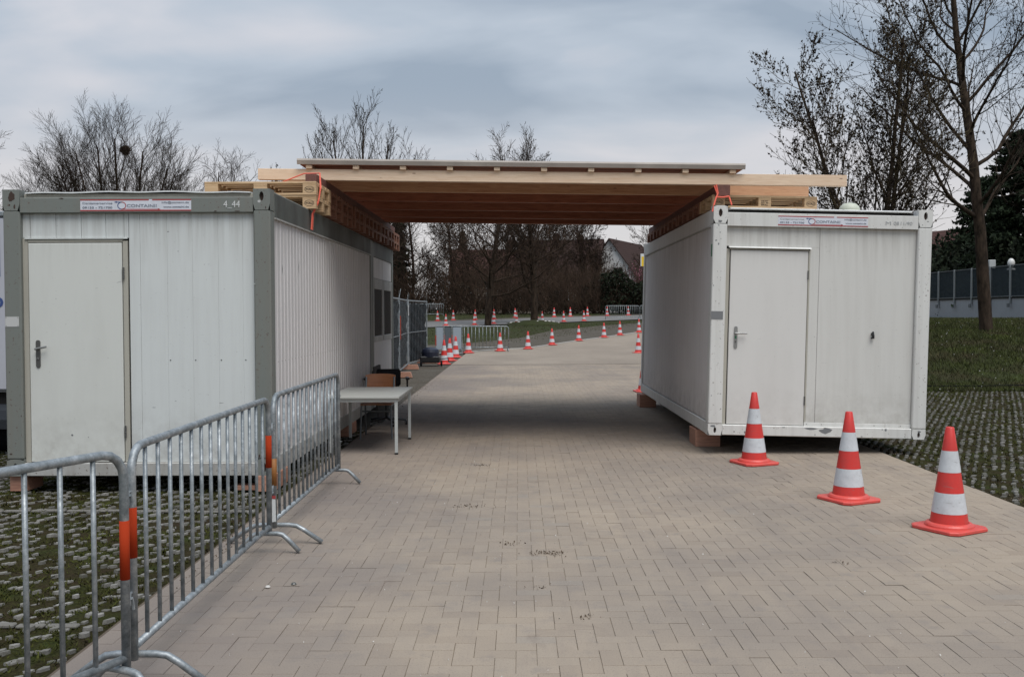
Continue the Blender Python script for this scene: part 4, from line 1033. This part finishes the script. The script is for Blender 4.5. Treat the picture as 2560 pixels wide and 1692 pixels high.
for x in (-.26, .36):
    m = MB(); m.tube([(x-.025, -.27, .09), (x+.025, -.27, .09)], .085, 14); m.build('wheel', M_tyre, kt)
m = MB(); m.tube([(.25, -.2, .2), (.55, -.2, .24), (.58, -.2, .12)], .018, 6); m.build('drawbar', M_black, kt)

# far barriers
make_barrier(2.0, 12, ((0, .45, .75, M_orange),), (.22, .22), 'light tubular barrier beside grey sheeted barriers at the far driveway edge', (-2.42, 39.8, zt(0, 40)), .12, 'far barriers')
def sheet_barrier(x, y, ang, Lw, label, mt):
    r = thing('sheeted_barrier', label, 'barrier', (x, y, 0), (0, 0, ang), 'far barriers')
    m = MB(); m.tube([(0, 0, 0), (0, 0, 1.1), (Lw, 0, 1.1), (Lw, 0, 0)], .02, 8); m.build('frame', M_galv, r)
    m = MB(); m.box(.03, Lw-.03, -.006, .006, .2, 1.06); m.build('panel', mt, r)
    m = MB(); m.box(-.03, .03, -.01, .02, .35, .75); m.build('tape', M_orange, r); return r
M_shl = mat('pale_grey_sheet', (.26, .30, .34), .6); M_shd = mat('dark_grey_sheet', (.075, .09, .10), .6)
sheet_barrier(-3.22, 37.2, .9, .42, 'leftmost pale grey sheeted barrier behind the cone cluster', M_shl)
sheet_barrier(-2.93, 37.6, .4, .30, 'dark grey sheeted barrier between two pale ones', M_shd)
sheet_barrier(-2.62, 37.7, .1, .38, 'right pale grey sheeted barrier next to the tubular barrier', M_shl)
make_barrier(2.6, 15, (), (.24, .24), 'tubular barrier on the far right of the grey path', (6.55, 72.6, zt(6.5, 72.6)), .15, 'far barriers')
make_barrier(2.6, 15, (), (.24, .24), 'tubular barrier on the grey path half hidden by the white container', (9.2, 73.0, zt(9, 73)), .15, 'far barriers')
make_barrier(2.6, 15, (), (.24, .24), 'tubular barrier on the grey path at the left behind the fence panels', (-9.0, 81.5, zt(-8, 81)), .1, 'far barriers')
make_barrier(2.6, 15, (), (.24, .24), 'tubular barrier at far left, left neighbour on the grey path', (-11.7, 81.2, zt(-8, 81)), .1, 'far barriers')

# ------------------------------------------------------------------ trees
def segs_mesh(name, P0, P1, R0, R1, mt, n=3):
    P0 = np.array(P0); P1 = np.array(P1); R0 = np.array(R0)[:, None]; R1 = np.array(R1)[:, None]; m = len(P0)
    d = P1-P0; d /= np.linalg.norm(d, axis=1)[:, None]+1e-9
    ref = np.where(np.abs(d[:, 2:3]) < .9, np.array([[0, 0, 1.]]), np.array([[1., 0, 0]])); u_ = np.cross(d, ref); u_ /= np.linalg.norm(u_, axis=1)[:, None]; w_ = np.cross(d, u_)
    V = np.empty((m, 2*n, 3))
    for j in range(n):
        a = 2*PI*j/n; o_ = u_*math.cos(a)+w_*math.sin(a); V[:, j] = P0+o_*R0; V[:, n+j] = P1+o_*R1
    base = (np.arange(m)*2*n)[:, None]
    F = np.concatenate([base+np.array([[j, (j+1) % n, n+(j+1) % n, n+j]]) for j in range(n)])
    return npmesh(name, V.reshape(-1, 3), F, mt, smooth=True)
class Tree:
    def __init__(s, seed, **k):
        s.r = random.Random(seed); s.P0 = []; s.P1 = []; s.R0 = []; s.R1 = []; s.big = []; s.tips = []
        s.p = dict(levels=4, nch=(6, 6, 5, 4), ratio=(.55, .5, .5, .5), ang=(.75, .7, .7, .7), trop=.12, wob=.10, t0=(.35, .25, .2, .2), rr=.5, minr=.006, steps=(9, 7, 5, 4), leafp=0, thick=.075); s.p.update(k)
    def grow(s, p, d, Ln, rad, lv):
        r = s.r; P = s.p; n = P['steps'][min(lv, 3)]; pts = [p.copy()]; dirs = []
        q = p.copy(); dd = d.normalized()
        for i in range(n):
            dd = (dd+Vector((r.gauss(0, 1), r.gauss(0, 1), r.gauss(0, .7)))*P['wob']*(1 if lv else .35)+Vector((0, 0, 1))*P['trop']*(1 if lv else .2)).normalized()
            q = q+dd*(Ln/n); pts.append(q.copy()); dirs.append(dd.copy())
        rads = [max(P['minr'], rad*(1-.72*(i/n)**1.05)) for i in range(n+1)]
        if lv == P['levels']-1: rads = [max(P['minr']*.8, rad*(1-.6*i/n)) for i in range(n+1)]
        if lv <= 1 and rad > .02: s.big.append((pts, rads, lv))
        else:
            for i in range(n): s.P0.append(tuple(pts[i])); s.P1.append(tuple(pts[i+1])); s.R0.append(rads[i]); s.R1.append(rads[i+1])
        if lv >= P['levels']-1: s.tips.append((pts, dirs)); return
        nc = P['nch'][lv]; nc = max(1, int(round(nc*r.uniform(.8, 1.2)*(max(.35, min(1, Ln/(P.get('ref', Ln)))) if lv else 1))))
        a0 = r.uniform(0, 2*PI)
        for k in range(nc):
            t = P['t0'][lv]+(1-P['t0'][lv])*((k+r.uniform(.1, .9))/nc); t = min(t, .99); i = min(n-1, int(t*n)); f = t*n-i
            pp = pts[i].lerp(pts[i+1], f); td = dirs[i]
            az = a0+k*2.4+r.uniform(-.4, .4); an = P['ang'][lv]*r.uniform(.7, 1.2)
            o_ = td.orthogonal().normalized(); o2 = td.cross(o_); side = o_*math.cos(az)+o2*math.sin(az)
            nd = (td*math.cos(an)+side*math.sin(an)).normalized()
            cl_ = Ln*P['ratio'][lv]*r.uniform(.7, 1.2)*(1.15-.6*t if lv == 0 else 1.1-.45*t)
            s.grow(pp, nd, cl_, max(P['minr'], rads[i]*P['rr']*r.uniform(.85, 1.1)), lv+1)
    def build(s, root, mb, mt, leaf=None, leafn=0, leafs=.03, n3=3):
        t = MB(); bb = MB()
        for pts, rads, lv in s.big: (t if lv == 0 else bb).tube(pts, rads, 9 if lv == 0 else 6, cap=False)
        if t.v: t.build('trunk', mb, root, smooth=True)
        if bb.v: bb.build('limbs', mb, root, smooth=True)
        if s.P0: link('crown', segs_mesh('crown', s.P0, s.P1, s.R0, s.R1, mt, n3), root)
        if leaf and leafn:
            r = s.r; C = []
            for _ in range(leafn):
                pts, _d = r.choice(s.tips); i = r.randrange(len(pts)-1); p = pts[i].lerp(pts[i+1], r.random()); C.append(tuple(p+Vector((r.gauss(0, .02), r.gauss(0, .02), r.gauss(0, .02)-leafs*.5))))
            C = np.array(C); m = len(C); a = rng.normal(size=(m, 3)); a /= np.linalg.norm(a, axis=1)[:, None]; b_ = rng.normal(size=(m, 3)); b_ = np.cross(a, b_); b_ /= np.linalg.norm(b_, axis=1)[:, None]
            sz = leafs*rng.uniform(.5, 1.3, (m, 1)); V = np.empty((m, 4, 3)); V[:, 0] = C-a*sz; V[:, 1] = C+b_*sz*.55; V[:, 2] = C+a*sz; V[:, 3] = C-b_*sz*.55+a*sz*.3
            o = link('leaves', npmesh('leaves', V.reshape(-1, 3), np.arange(4*m).reshape(-1, 4), leaf), root); o['kind'] = 'stuff'
def tree(label, x, y, H, rad, seed, mb=None, mt=None, group=None, lean=(0, 0), z=None, leaf=None, leafn=0, leafs=.03, stems=None, name='bare_tree', n3=3, **k):
    z = zt(x, y)-.05 if z is None else z
    r = thing(name, label, 'tree', (x, y, z), group=group); T = Tree(seed, **k)
    if stems:
        for (dx, dy, hh, rr) in stems: T.grow(Vector((dx*.04, dy*.04, 0)), Vector((dx, dy, 1)), hh, rr, 0)
    else: T.grow(Vector((0, 0, 0)), Vector((lean[0], lean[1], 1)), H, rad, 0)
    T.build(r, mb or M_bark, mt or M_twig, leaf, leafn, leafs, n3); return r, T

# right big tree with the trunk standing on the bank
tree('tall bare tree with thick trunk on the grass bank at the right edge', 14.55, 30.0, 12.5, .20, 11, M_bark, M_twig, lean=(-.02, 0), z=1.0,
     levels=4, nch=(20, 12, 8, 5), ratio=(.46, .50, .48, .5), ang=(.92, .7, .7, .7), t0=(.24, .12, .12, .15), trop=.06, wob=.11, rr=.42, minr=.0062, steps=(12, 9, 6, 4), leaf=M_leaf, leafn=4200, leafs=.042)
# right leafy-seeded tree behind the white container
tree('bare tree with dark clinging seed pods rising behind the white container', 9.1, 25.0, 8.6, .15, 23, M_bark, M_twigy,
     z=zt(9.1, 25)-.1, stems=[(.02, 0, 8.2, .095), (-.15, .05, 7.9, .08), (.12, .1, 7.8, .08), (.26, 0, 7.4, .075), (-.2, -.1, 6.4, .06)],
     levels=4, nch=(15, 9, 6, 3), ratio=(.34, .5, .5, .5), ang=(.75, .6, .65, .6), t0=(.25, .1, .1, .15), trop=.08, wob=.10, rr=.44, minr=.0058, steps=(11, 8, 5, 3), leaf=M_leaf, leafn=15000, leafs=.040)
# pair of trees on the island
tree('left bare tree of the two on the grass island, slightly leaning', -2.1, 64.6, 10.4, .24, 31, M_bark, M_twigr, lean=(.03, 0), levels=4, nch=(26, 12, 9, 5), ratio=(.46, .5, .48, .5), ang=(1.15, .7, .7, .7), t0=(.18, .12, .12, .15), trop=.045, wob=.12, rr=.36, minr=.010, leaf=M_leaf, leafn=1500, leafs=.06)
tree('right bare tree of the two, growing from a small mound with rocks', 1.05, 67.0, 10.9, .27, 37, M_bark, M_twigr, lean=(.035, 0), levels=4, nch=(28, 12, 9, 5), ratio=(.47, .5, .48, .5), ang=(1.05, .62, .65, .7), t0=(.16, .12, .12, .15), trop=.085, wob=.12, rr=.36, minr=.010, leaf=M_leaf, leafn=2500, leafs=.06)
# tree rising over the left part of the canopy
tree('bare tree with upright twigs rising above the left part of the canopy', -9.0, 55.0, 14.0, .2, 41, M_bark, M_twig, stems=[(.02, 0, 11.8, .15), (-.11, .05, 11.3, .13), (.12, 0, 11.2, .13), (-.23, 0, 10.6, .1), (.22, .1, 10.0, .1)],
     levels=4, nch=(20, 8, 5, 3), ratio=(.30, .5, .5, .5), ang=(.52, .5, .5, .5), t0=(.3, .12, .12, .2), trop=.085, wob=.09, rr=.42, minr=.008, leaf=M_leaf, leafn=2600, leafs=.05)
# willow with nest, left
willow_r, WT = tree('broad bare willow with a bird nest behind the grey container', -18.7, 45.0, 11.0, .2, 53, M_bark, M_twig,
     stems=[(.04, 0, 9.7, .12), (.12, 0, 9.2, .11), (-.08, 0, 9.3, .11), (-.20, 0, 9.1, .10), (.22, 0, 8.8, .10), (-.32, 0, 8.9, .09), (-.46, .1, 8.6, .08), (.32, -.1, 8.5, .09), (.05, .3, 8.8, .1), (-.60, 0, 8.1, .07), (-.14, -.2, 9.2, .09), (-.76, .1, 7.4, .06), (.42, .1, 7.8, .07)],
     levels=4, nch=(20, 10, 8, 5), ratio=(.38, .5, .5, .5), ang=(.48, .5, .5, .5), t0=(.2, .1, .1, .1), trop=.022, wob=.075, rr=.40, minr=.0055)
nm = MB(); P0_, P1_ = [], []
for _ in range(900):
    a, b_ = rng.normal(size=3), rng.normal(size=3); a = a/np.linalg.norm(a)*.22*rng.random()**.4; b_ = b_/np.linalg.norm(b_)*.16; P0_.append(a-b_*.5); P1_.append(a+b_*.5)
nest = link('bird_nest', segs_mesh('bird_nest', P0_, P1_, [.008]*900, [.006]*900, M_twigr), None, (-18.35, 44.9, 9.25)); tag(nest, 'dark round bird nest in the willow behind the grey container', 'nest')
tree('smaller bare bushy tree right of the willow', -16.4, 50.0, 9.4, .12, 59, M_bark, M_twig, stems=[(.05, 0, 9.0, .09), (.25, 0, 8.8, .08), (-.15, 0, 8.0, .08), (.42, 0, 8.2, .07)],
     levels=4, nch=(18, 9, 7, 4), ratio=(.34, .5, .5, .5), ang=(.75, .65, .6, .6), t0=(.3, .1, .1, .1), trop=.03, wob=.11, rr=.42, minr=.006)
tree('thin bare tree cut by the left edge of the photo', -28.2, 50.0, 9.8, .14, 61, M_bark, M_twig, levels=4, nch=(16, 7, 5, 3), ratio=(.42, .5, .5, .5), ang=(.8, .6, .6, .6), t0=(.2, .2, .2, .2), trop=.05, wob=.09, rr=.42, minr=.008)
tree('low bare treetop just showing above the left beam end', -14.5, 58.0, 8.6, .12, 67, M_bark, M_twig, levels=4, nch=(14, 6, 4, 3), ratio=(.34, .5, .5, .5), ang=(.5, .45, .5, .5), t0=(.3, .2, .2, .2), trop=.15, wob=.07, rr=.45, minr=.011, leaf=M_leaf, leafn=500, leafs=.07)
# background trees seen through the opening
bt = [(-13.5, 84, 10.5, 71), (-9.6, 86, 11.0, 72), (-6.0, 88, 9.5, 73), (3.6, 92, 9.8, 75), (6.4, 93, 9.6, 76), (13.6, 92, 11.0, 77), (-1.5, 95, 8.8, 74), (7.4, 95, 7.2, 78), (1.4, 91, 9.0, 79), (-4.2, 90, 9.2, 80)]
bl = ['bare tree at far left of the opening, behind the fence panels', 'dense bare tree left of the house roof', 'reddish bare tree before the left house roof', 'bare tree before the big brown roof', 'bare tree before the white gable', 'tall bare tree right of the white gable', 'low bare tree between the two island trees', 'small bare tree just left of the white gable', 'bare tree in front of the left end of the big brown roof', 'bare tree in front of the right end of the red roof']
for (x, y, h, sd_), lb in zip(bt, bl):
    tree(lb, x, y, h, .17, sd_, M_bark, M_twigr, 'bare trees in front of the houses', levels=4, nch=(26, 12, 8, 4), ratio=(.42, .5, .5, .5), ang=(1.05, .7, .7, .7), t0=(.06, .1, .1, .1), trop=.05, wob=.13, rr=.40, minr=.013, leaf=M_leaf, leafn=2500, leafs=.08)

def foliage(name, root, C, size, mt, seed=0, el=.5):
    m = len(C); a = rng.normal(size=(m, 3)); a /= np.linalg.norm(a, axis=1)[:, None]; b_ = np.cross(a, rng.normal(size=(m, 3))); b_ /= np.linalg.norm(b_, axis=1)[:, None]
    sz = size*rng.uniform(.5, 1.4, (m, 1)); V = np.empty((m, 4, 3)); V[:, 0] = C-a*sz; V[:, 1] = C+b_*sz*el; V[:, 2] = C+a*sz; V[:, 3] = C-b_*sz*el
    return link(name, npmesh(name, V.reshape(-1, 3), np.arange(4*m).reshape(-1, 4), mt), root)
def conifer(label, x, y, H, R, seed, n=14000, z=None, size=.11):
    rr = random.Random(seed); z = zt(x, y)-.05 if z is None else z
    r = thing('conifer', label, 'tree', (x, y, z), group='dark conifers'); m = MB(); m.tube([(0, 0, 0), (0, 0, H*.95)], [.05+R*.06, .02], 7); m.build('trunk', M_bark, r)
    C = []; br = []
    for k in range(int(H*9)):
        hz_ = H*(.06+.92*(k/(H*9))); az = k*2.4+rr.uniform(-.3, .3); ln = R*(1-hz_/H)**.75*rr.uniform(.7, 1.12)+.15; br.append((hz_, az, ln))
    per = n//len(br)
    for hz_, az, ln in br:
        t = rng.random(per)**.6*ln; w = (.10+.25*t/ln*ln*.4); off = rng.normal(0, 1, (per, 3))*np.c_[w, w, w*.45]
        C.append(np.c_[np.cos(az)*t, np.sin(az)*t, hz_-t*.30+.12*t*t/ max(ln, .3)]+off)
    foliage('crown', r, np.concatenate(C), size, M_conif); return r
conifer('tall dark conifer behind the fence at the right edge', 27.6, 53.5, 10.6, 3.4, 5, 26000, 1.2, .13)
conifer('lower dark conifer beside the tall one on its left', 29.2, 61.0, 9.0, 3.2, 6, 18000, 1.2, .14)
conifer('dark conifer cut by the right photo edge', 28.6, 50.5, 9.6, 3.4, 16, 18000, 1.2, .13)
conifer('dark spruce at the left of the opening above the fence panels', -11.3, 90.0, 9.6, 2.0, 7, 9000, None, .16)
conifer('slim pointed conifer standing behind the left house roof', -6.9, 118.0, 10.4, 1.1, 8, 5000, None, .16)
conifer('second dark spruce behind the fence panels at left', -14.2, 92.0, 9.0, 2.2, 9, 8000, None, .16)

def hedge(name, label, x0, x1, y0, y1, h0, h1, n, mt, size, mtw=None, nt_=0):
    X = rng.uniform(x0, x1, n); Y = rng.uniform(y0, y1, n); top = h0+(h1-h0)*(.5+.3*np.sin(X*.9+1)+.2*np.sin(X*2.3)); Z = rng.random(n)**.8*top
    C = np.array([(a, b_, zt(a, b_)+c) for a, b_, c in zip(X, Y, Z)])
    o = foliage(name, None, C, size, mt, el=.6); tag(o, label, 'hedge', kind='stuff')
    if nt_:
        X = rng.uniform(x0, x1, nt_); Y = rng.uniform(y0-.6, y1, nt_); P0 = np.array([(a, b_, zt(a, b_)+rng.random()*h0*.5) for a, b_ in zip(X, Y)]); P0[:, 2] += rng.random(nt_)**2*3.2; D = np.c_[rng.normal(0, .5, nt_), rng.normal(0, .2, nt_), rng.uniform(.3, 1.6, nt_)]
        o = link('thicket_stems', segs_mesh('thicket_stems', P0, P0+D, [.017]*nt_, [.008]*nt_, mtw)); tag(o, label.replace('hedge', 'stems in the hedge'), 'thicket', kind='stuff')
hedge('hedge', 'dark brown hedge thicket behind the far grey path', -24, 20, 84.5, 88, 1.0, 3.4, 26000, M_hedge, .09, M_twigr, 16000)
hedge('hedge', 'dark evergreen shrubs right in the opening beyond the path', 7.2, 20, 83.6, 86, 2.6, 4.2, 9000, M_ever, .14)
hedge('hedge', 'dark hedge behind the slatted fence on the right', 25.5, 31, 36, 75, 3.5, 5.5, 26000, M_ever, .15)
hedge('hedge', 'dark far wood mass closing the view behind the fence', 14, 60, 88, 93, 5.5, 7.5, 16000, M_ever, .35)
hedge('hedge', 'far dark tree belt left behind the containers', -60, -24, 90, 94, 4, 6, 12000, M_hedge, .35)
X = rng.normal(11.3, .75, 1500); Z = rng.normal(4.4, .65, 1500); C = np.c_[X, rng.normal(88.2, .4, 1500), Z]
bs = thing('blossom_shrub', 'pink blossoming shrub at the right of the opening', 'shrub', (0, 0, 0)); foliage('blossom', bs, C, .07, M_blossom)
m = MB(); [m.tube([(11.3, 88.2, 1.3), (11.3+dx, 88.2, 4.8)], [.05, .015], 5) for dx in (-.5, 0, .4, .8)]; m.build('stem', M_bark, bs)
# mound with rocks at the right island tree
rk = MB()
md = thing('mound', 'low earth mound with pale rocks round the right island tree', 'mound', (1.05, 66.8, zt(1, 67)))
m = MB(); m.lathe([(2.4, -.1), (1.8, .05), (1.2, .14), (.6, .22), (.0, .26)], 24, cap=False); m.build('earth', M_grass, md, smooth=True)
for i in range(12):
    a = random.uniform(PI*1.0, PI*2.0); q = random.uniform(1.0, 1.9); s = random.uniform(.04, .10)
    m = MB(); m.lathe([(s*1.1, -.05), (s, s*.3), (s*.5, s*.7), (0, s*.8)], 6, cap=False); m.build('rock', M_pebble, md, loc=(q*math.cos(a), q*math.sin(a)*.8, .15-.12*(q-1)))

# ------------------------------------------------------------------ houses
def house(label, x, y, w, d, hw, hr, axis, wallm, roofm, rot=0, dormer=False, chim=None, wins=()):
    z = zt(x, y); r = thing('house', label, 'house', (x, y, z), (0, 0, rot))
    if axis == 'x':
        b = MB(); b.prism([(-d/2, 0), (d/2, 0), (d/2, hw), (0, hr-.15), (-d/2, hw)], 'x', -w/2, w/2); b.build('wall', wallm, r)
        b = MB()
        b.prism([(-d/2-.5, hw-.35), (0, hr), (0, hr-.14), (-d/2-.5, hw-.5)], 'x', -w/2-.4, w/2+.4); b.prism([(d/2+.5, hw-.35), (0, hr+.001), (0, hr-.14), (d/2+.5, hw-.5)], 'x', -w/2-.4, w/2+.4); rf = b.build('roof', roofm, r)
    else:
        b = MB(); b.prism([(-w/2, 0), (w/2, 0), (w/2, hw), (0, hr-.15), (-w/2, hw)], 'y', -d/2, d/2); b.build('wall', wallm, r)
        b = MB()
        b.prism([(-w/2-.4, hw-.35), (0, hr), (0, hr-.14), (-w/2-.4, hw-.5)], 'y', -d/2-.3, d/2+.3); b.prism([(w/2+.4, hw-.35), (0, hr+.001), (0, hr-.14), (w/2+.4, hw-.5)], 'y', -d/2-.3, d/2+.3); rf = b.build('roof', roofm, r)
    if chim:
        for cx, cy, cz in chim: b = MB(); b.box(cx-.35, cx+.35, cy-.3, cy+.3, cz-1.2, cz+.5, .03); b.build('chimney', M_tile, rf)
    for (wx, wz, ww, wh) in wins:
        b = MB(); yy = -d/2-.03; b.box(wx-ww/2-.08, wx+ww/2+.08, yy-.03, yy+.03, wz-.08, wz+wh+.08); wn = b.build('window', M_white, r)
        b = MB(); b.box(wx-ww/2, wx-.03, yy-.04, yy-.031, wz, wz+wh); b.box(wx+.03, wx+ww/2, yy-.04, yy-.031, wz, wz+wh); b.build('pane', M_glass, wn)
    return r
house('low house with long dull red tiled roof at the left of the opening', -3.0, 112, 9, 9, 4.2, 7.4, 'x', M_wallp, M_tile, 0, chim=[(2, 0, 8.0)], wins=((-3, 1.6, 1.2, 1.3), (0, 1.6, 1.2, 1.3), (3, 1.6, 1.2, 1.3)))
h2 = house('house with big dark brown roof and chimney in the middle of the opening', 4.8, 108, 8.8, 11, 3.4, 8.2, 'x', M_wallp, M_tile2, -.2, chim=[(-.6, 0, 8.4), (2.2, -.6, 8.1)], wins=((-3, 1.0, 1.2, 1.3), (1, 1.0, 1.2, 1.3)))
h3 = house('white gabled house with steep brown roof right in the opening', 12.6, 113, 8.6, 12, 2.4, 8.3, 'y', M_wallw, M_tile2, -.42, wins=((-1, 1.0, 1.2, 1.3), (1, 3.8, 1.1, 1.2)))
house('brick house glimpsed between the white container and the conifers', 30.6, 72, 8, 8, 3.6, 6.2, 'y', M_tile2, M_tile, .3, wins=((0, 2, 1.2, 1.3),))
house('far house with red roof behind the left trees', -24, 120, 13, 9, 4, 7.5, 'x', M_wallp, M_tile, .1, wins=((0, 1.6, 1.2, 1.3),))

# ------------------------------------------------------------------ wall and slat fence on the right
wl = thing('retaining_wall', 'pale blue grey concrete wall under the slatted fence at the right', 'wall', (24.0, 0, 0))
m = MB(); m.box(0, .25, 38, 64, 1.0, 2.22, .01); m.build('wall', M_conc, wl)
m = MB(); m.box(-.06, .31, 38, 64, 2.222, 2.27); m.build('coping', M_dark, wl)
sf = thing('slatted_fence', 'blue grey vertical slat fence on top of the concrete wall', 'fence', (24.0, 0, 0), )
y = 39.0
while y < 64:
    m = MB(); m.box(-.10, -.02, y-.04, y+.04, 1.95, 3.86, .006); po = m.build('post', mat('post_grey', (.19, .21, .22), .5) if y == 39.0 else bpy.data.materials['post_grey'], sf)
    m = MB(); m.box(-.2, -.1, y-.06, y+.06, 1.78, 1.98, .01); m.build('bracket', M_galvd, po); y += 2.0
m = MB(); m.box(-.04, .02, 38, 64, 3.80, 3.84); m.box(-.05, .03, 38, 64, 2.30, 2.345); m.build('rail', M_galvd, sf)
sm = MB(); sm.box(0, .018, -.028, .028, 2.35, 3.80, .003); sme = sm.mesh('slat', M_slat)
y = 38.4
while y < 63.8: link('slat', sme, sf, (0, y, 0)); y += .115
lp = thing('globe_lamp', 'white globe lamp on a thin pole behind the slatted fence', 'lamp', (25.0, 49.0, 1.3))
m = MB(); m.tube([(0, 0, 0), (0, 0, 2.5)], .035, 8); m.build('pole', mat('pole_white', (.5, .52, .52), .4), lp)
m = MB(); m.lathe([(.06, 2.5), (.13, 2.55), (.17, 2.66), (.175, 2.76), (.14, 2.88), (.07, 2.95), (0, 2.97)], 18, cap=False); m.build('globe', mat('globe', (.62, .62, .60), .2), lp, smooth=True)
m = MB(); m.box(-.16, .16, -.16, .16, 2.36, 2.46, .02); m.build('collar', M_white, lp)
sb = thing('white_box_on_post', 'small white box above the slatted fence beside the tree trunk', 'box', (24.6, 50.2, 1.3))
m = MB(); m.box(-.17, .17, -.1, .1, 2.5, 2.95, .02); m.build('box', mat('box_white', (.42, .44, .44), .5), sb); m = MB(); m.tube([(0, 0, 0), (0, 0, 2.5)], .03, 6); m.build('post', M_galvd, sb)
cb = MB(); cb.tube([(6 + i*.6, 20.3+.1*math.sin(i*.7), zt(6+i*.6, 20.3)+.05+.01*math.sin(i)) for i in range(16)], .012, 6); o = cb.build('cable', M_tyre, None); tag(o, 'black cable lying along the foot of the grass bank', 'cable')
ys_ = thing('yellow_sign', 'yellow sign peeking out behind the far edge of the white container', 'sign', (7.95, 60.0, zt(8, 60)))
m = MB(); m.tube([(.28, 0, 0), (.28, 0, 4.9)], .04, 8); m.build('pole', M_galvd, ys_)
m = MB(); m.box(-.36, .36, -.03, .0, 3.85, 4.62, .01); m.build('sign_panel', M_white, ys_); m = MB(); m.box(-.30, .30, -.036, -.031, 3.85, 4.45); m.build('sign_face', M_yellow, ys_)

# ------------------------------------------------------------------ white trailer at the left edge
tr = thing('box_trailer', 'white box trailer with blue lettering cut by the left photo edge', 'trailer', (-5.80, 10.9, 0))
m = MB(); m.box(-2.3, 0, 0, 4.5, .74, 2.75, .04); m.build('body', M_vanw, tr)
m = MB(); m.box(-2.33, .03, -.012, .05, 2.74, 2.80, .01); m.build('roof_trim', M_galv, tr)
m = MB(); m.box(-1.9, -.10, -.004, -.001, 2.50, 2.55); m.box(-1.9, -.10, -.004, -.001, 2.06, 2.14); m.box(-.17, -.10, -.004, -.001, 2.141, 2.499); m.build('logo', M_blue, tr)
letter('info', .30, M_blue, tr, -.62, -.003, 1.70, width=.55)
m = MB(); m.tube([(-.35, .5, .34), (-.08, .5, .34)], .34, 24); tw = m.build('wheel', M_tyre, tr)
m = MB(); m.prism(arcpts(.5, .38, .46, .44, 14, -.15, PI+.15), 'x', -.42, -.02); m.build('mudguard', mat('mudguard', (.02, .024, .03), .4), tr)
m = MB(); m.box(-2.2, -.1, .1, 4.4, .60, .739); m.build('chassis', M_dark, tr)

# ------------------------------------------------------------------ leaf debris and pebbles on the paving
def inv(px, py):
    d = fw+r2*((px-1280)/F_PX)+u2*((846-py)/F_PX); t_ = -CAMH/d.z; return d.x*t_, d.y*t_
DEB = [(.20, 6.45, .13, .09, 85), (-.06, 6.72, .10, .07, 30), (-.42, 10.2, .12, .08, 50), (-.42, 8.05, .13, .09, 50), (.10, 5.65, .06, .05, 14), (2.1, 6.2, .07, .05, 14), (.35, 5.1, .06, .05, 14), (4.7, 7.4, .4, .12, 260), (4.35, 8.2, .12, .25, 180), (4.28, 9.6, .10, .5, 260), (4.3, 11.2, .1, .5, 200), (-2.05, 7.0, .05, 1.4, 150), (-2.14, 20, .25, 3.5, 500)]
C = []
for (x, y, sx, sy, n) in DEB:
    p = rng.normal(0, 1, (n, 2))*(sx*.5, sy*.5); C.append(np.c_[x+p[:, 0], y+p[:, 1], rng.uniform(.001, .010, n)])
C = np.concatenate(C); o = foliage('leaf_litter', None, C, .007, M_debris, el=.7); tag(o, 'dark crumbs of leaves and soil scattered on the paving', 'leaf litter', kind='stuff')
C = np.c_[rng.uniform(-1.8, 4.1, 420), 3.8+rng.random(420)**1.5*9, np.full(420, .003)]
foliage('daisies', None, X_BANK, .013, M_pebble, el=.8); tag(bpy.data.objects['daisies'], 'pale daisies and dead leaves dotted over the grass bank', 'flowers', kind='stuff')
foliage('grit', None, C, .0045, M_pebble, el=.8); tag(bpy.data.objects['grit'], 'pale grit scattered over the paving', 'grit', kind='stuff')
for i, (x, y, s, lb, mt) in enumerate([(-1.50, 5.66, .016, 'white pebble left of the darker one near the barrier foot', M_pebble), (-1.36, 5.72, .017, 'dark pebble near the barrier foot', M_plate)]):
    m = MB(); m.lathe([(s*.7, 0), (s, s*.35), (s*.7, s*.8), (0, s)], 8, cap=False); o = m.build('pebble', mt, None, loc=(x, y, 0)); tag(o, lb, 'pebble')
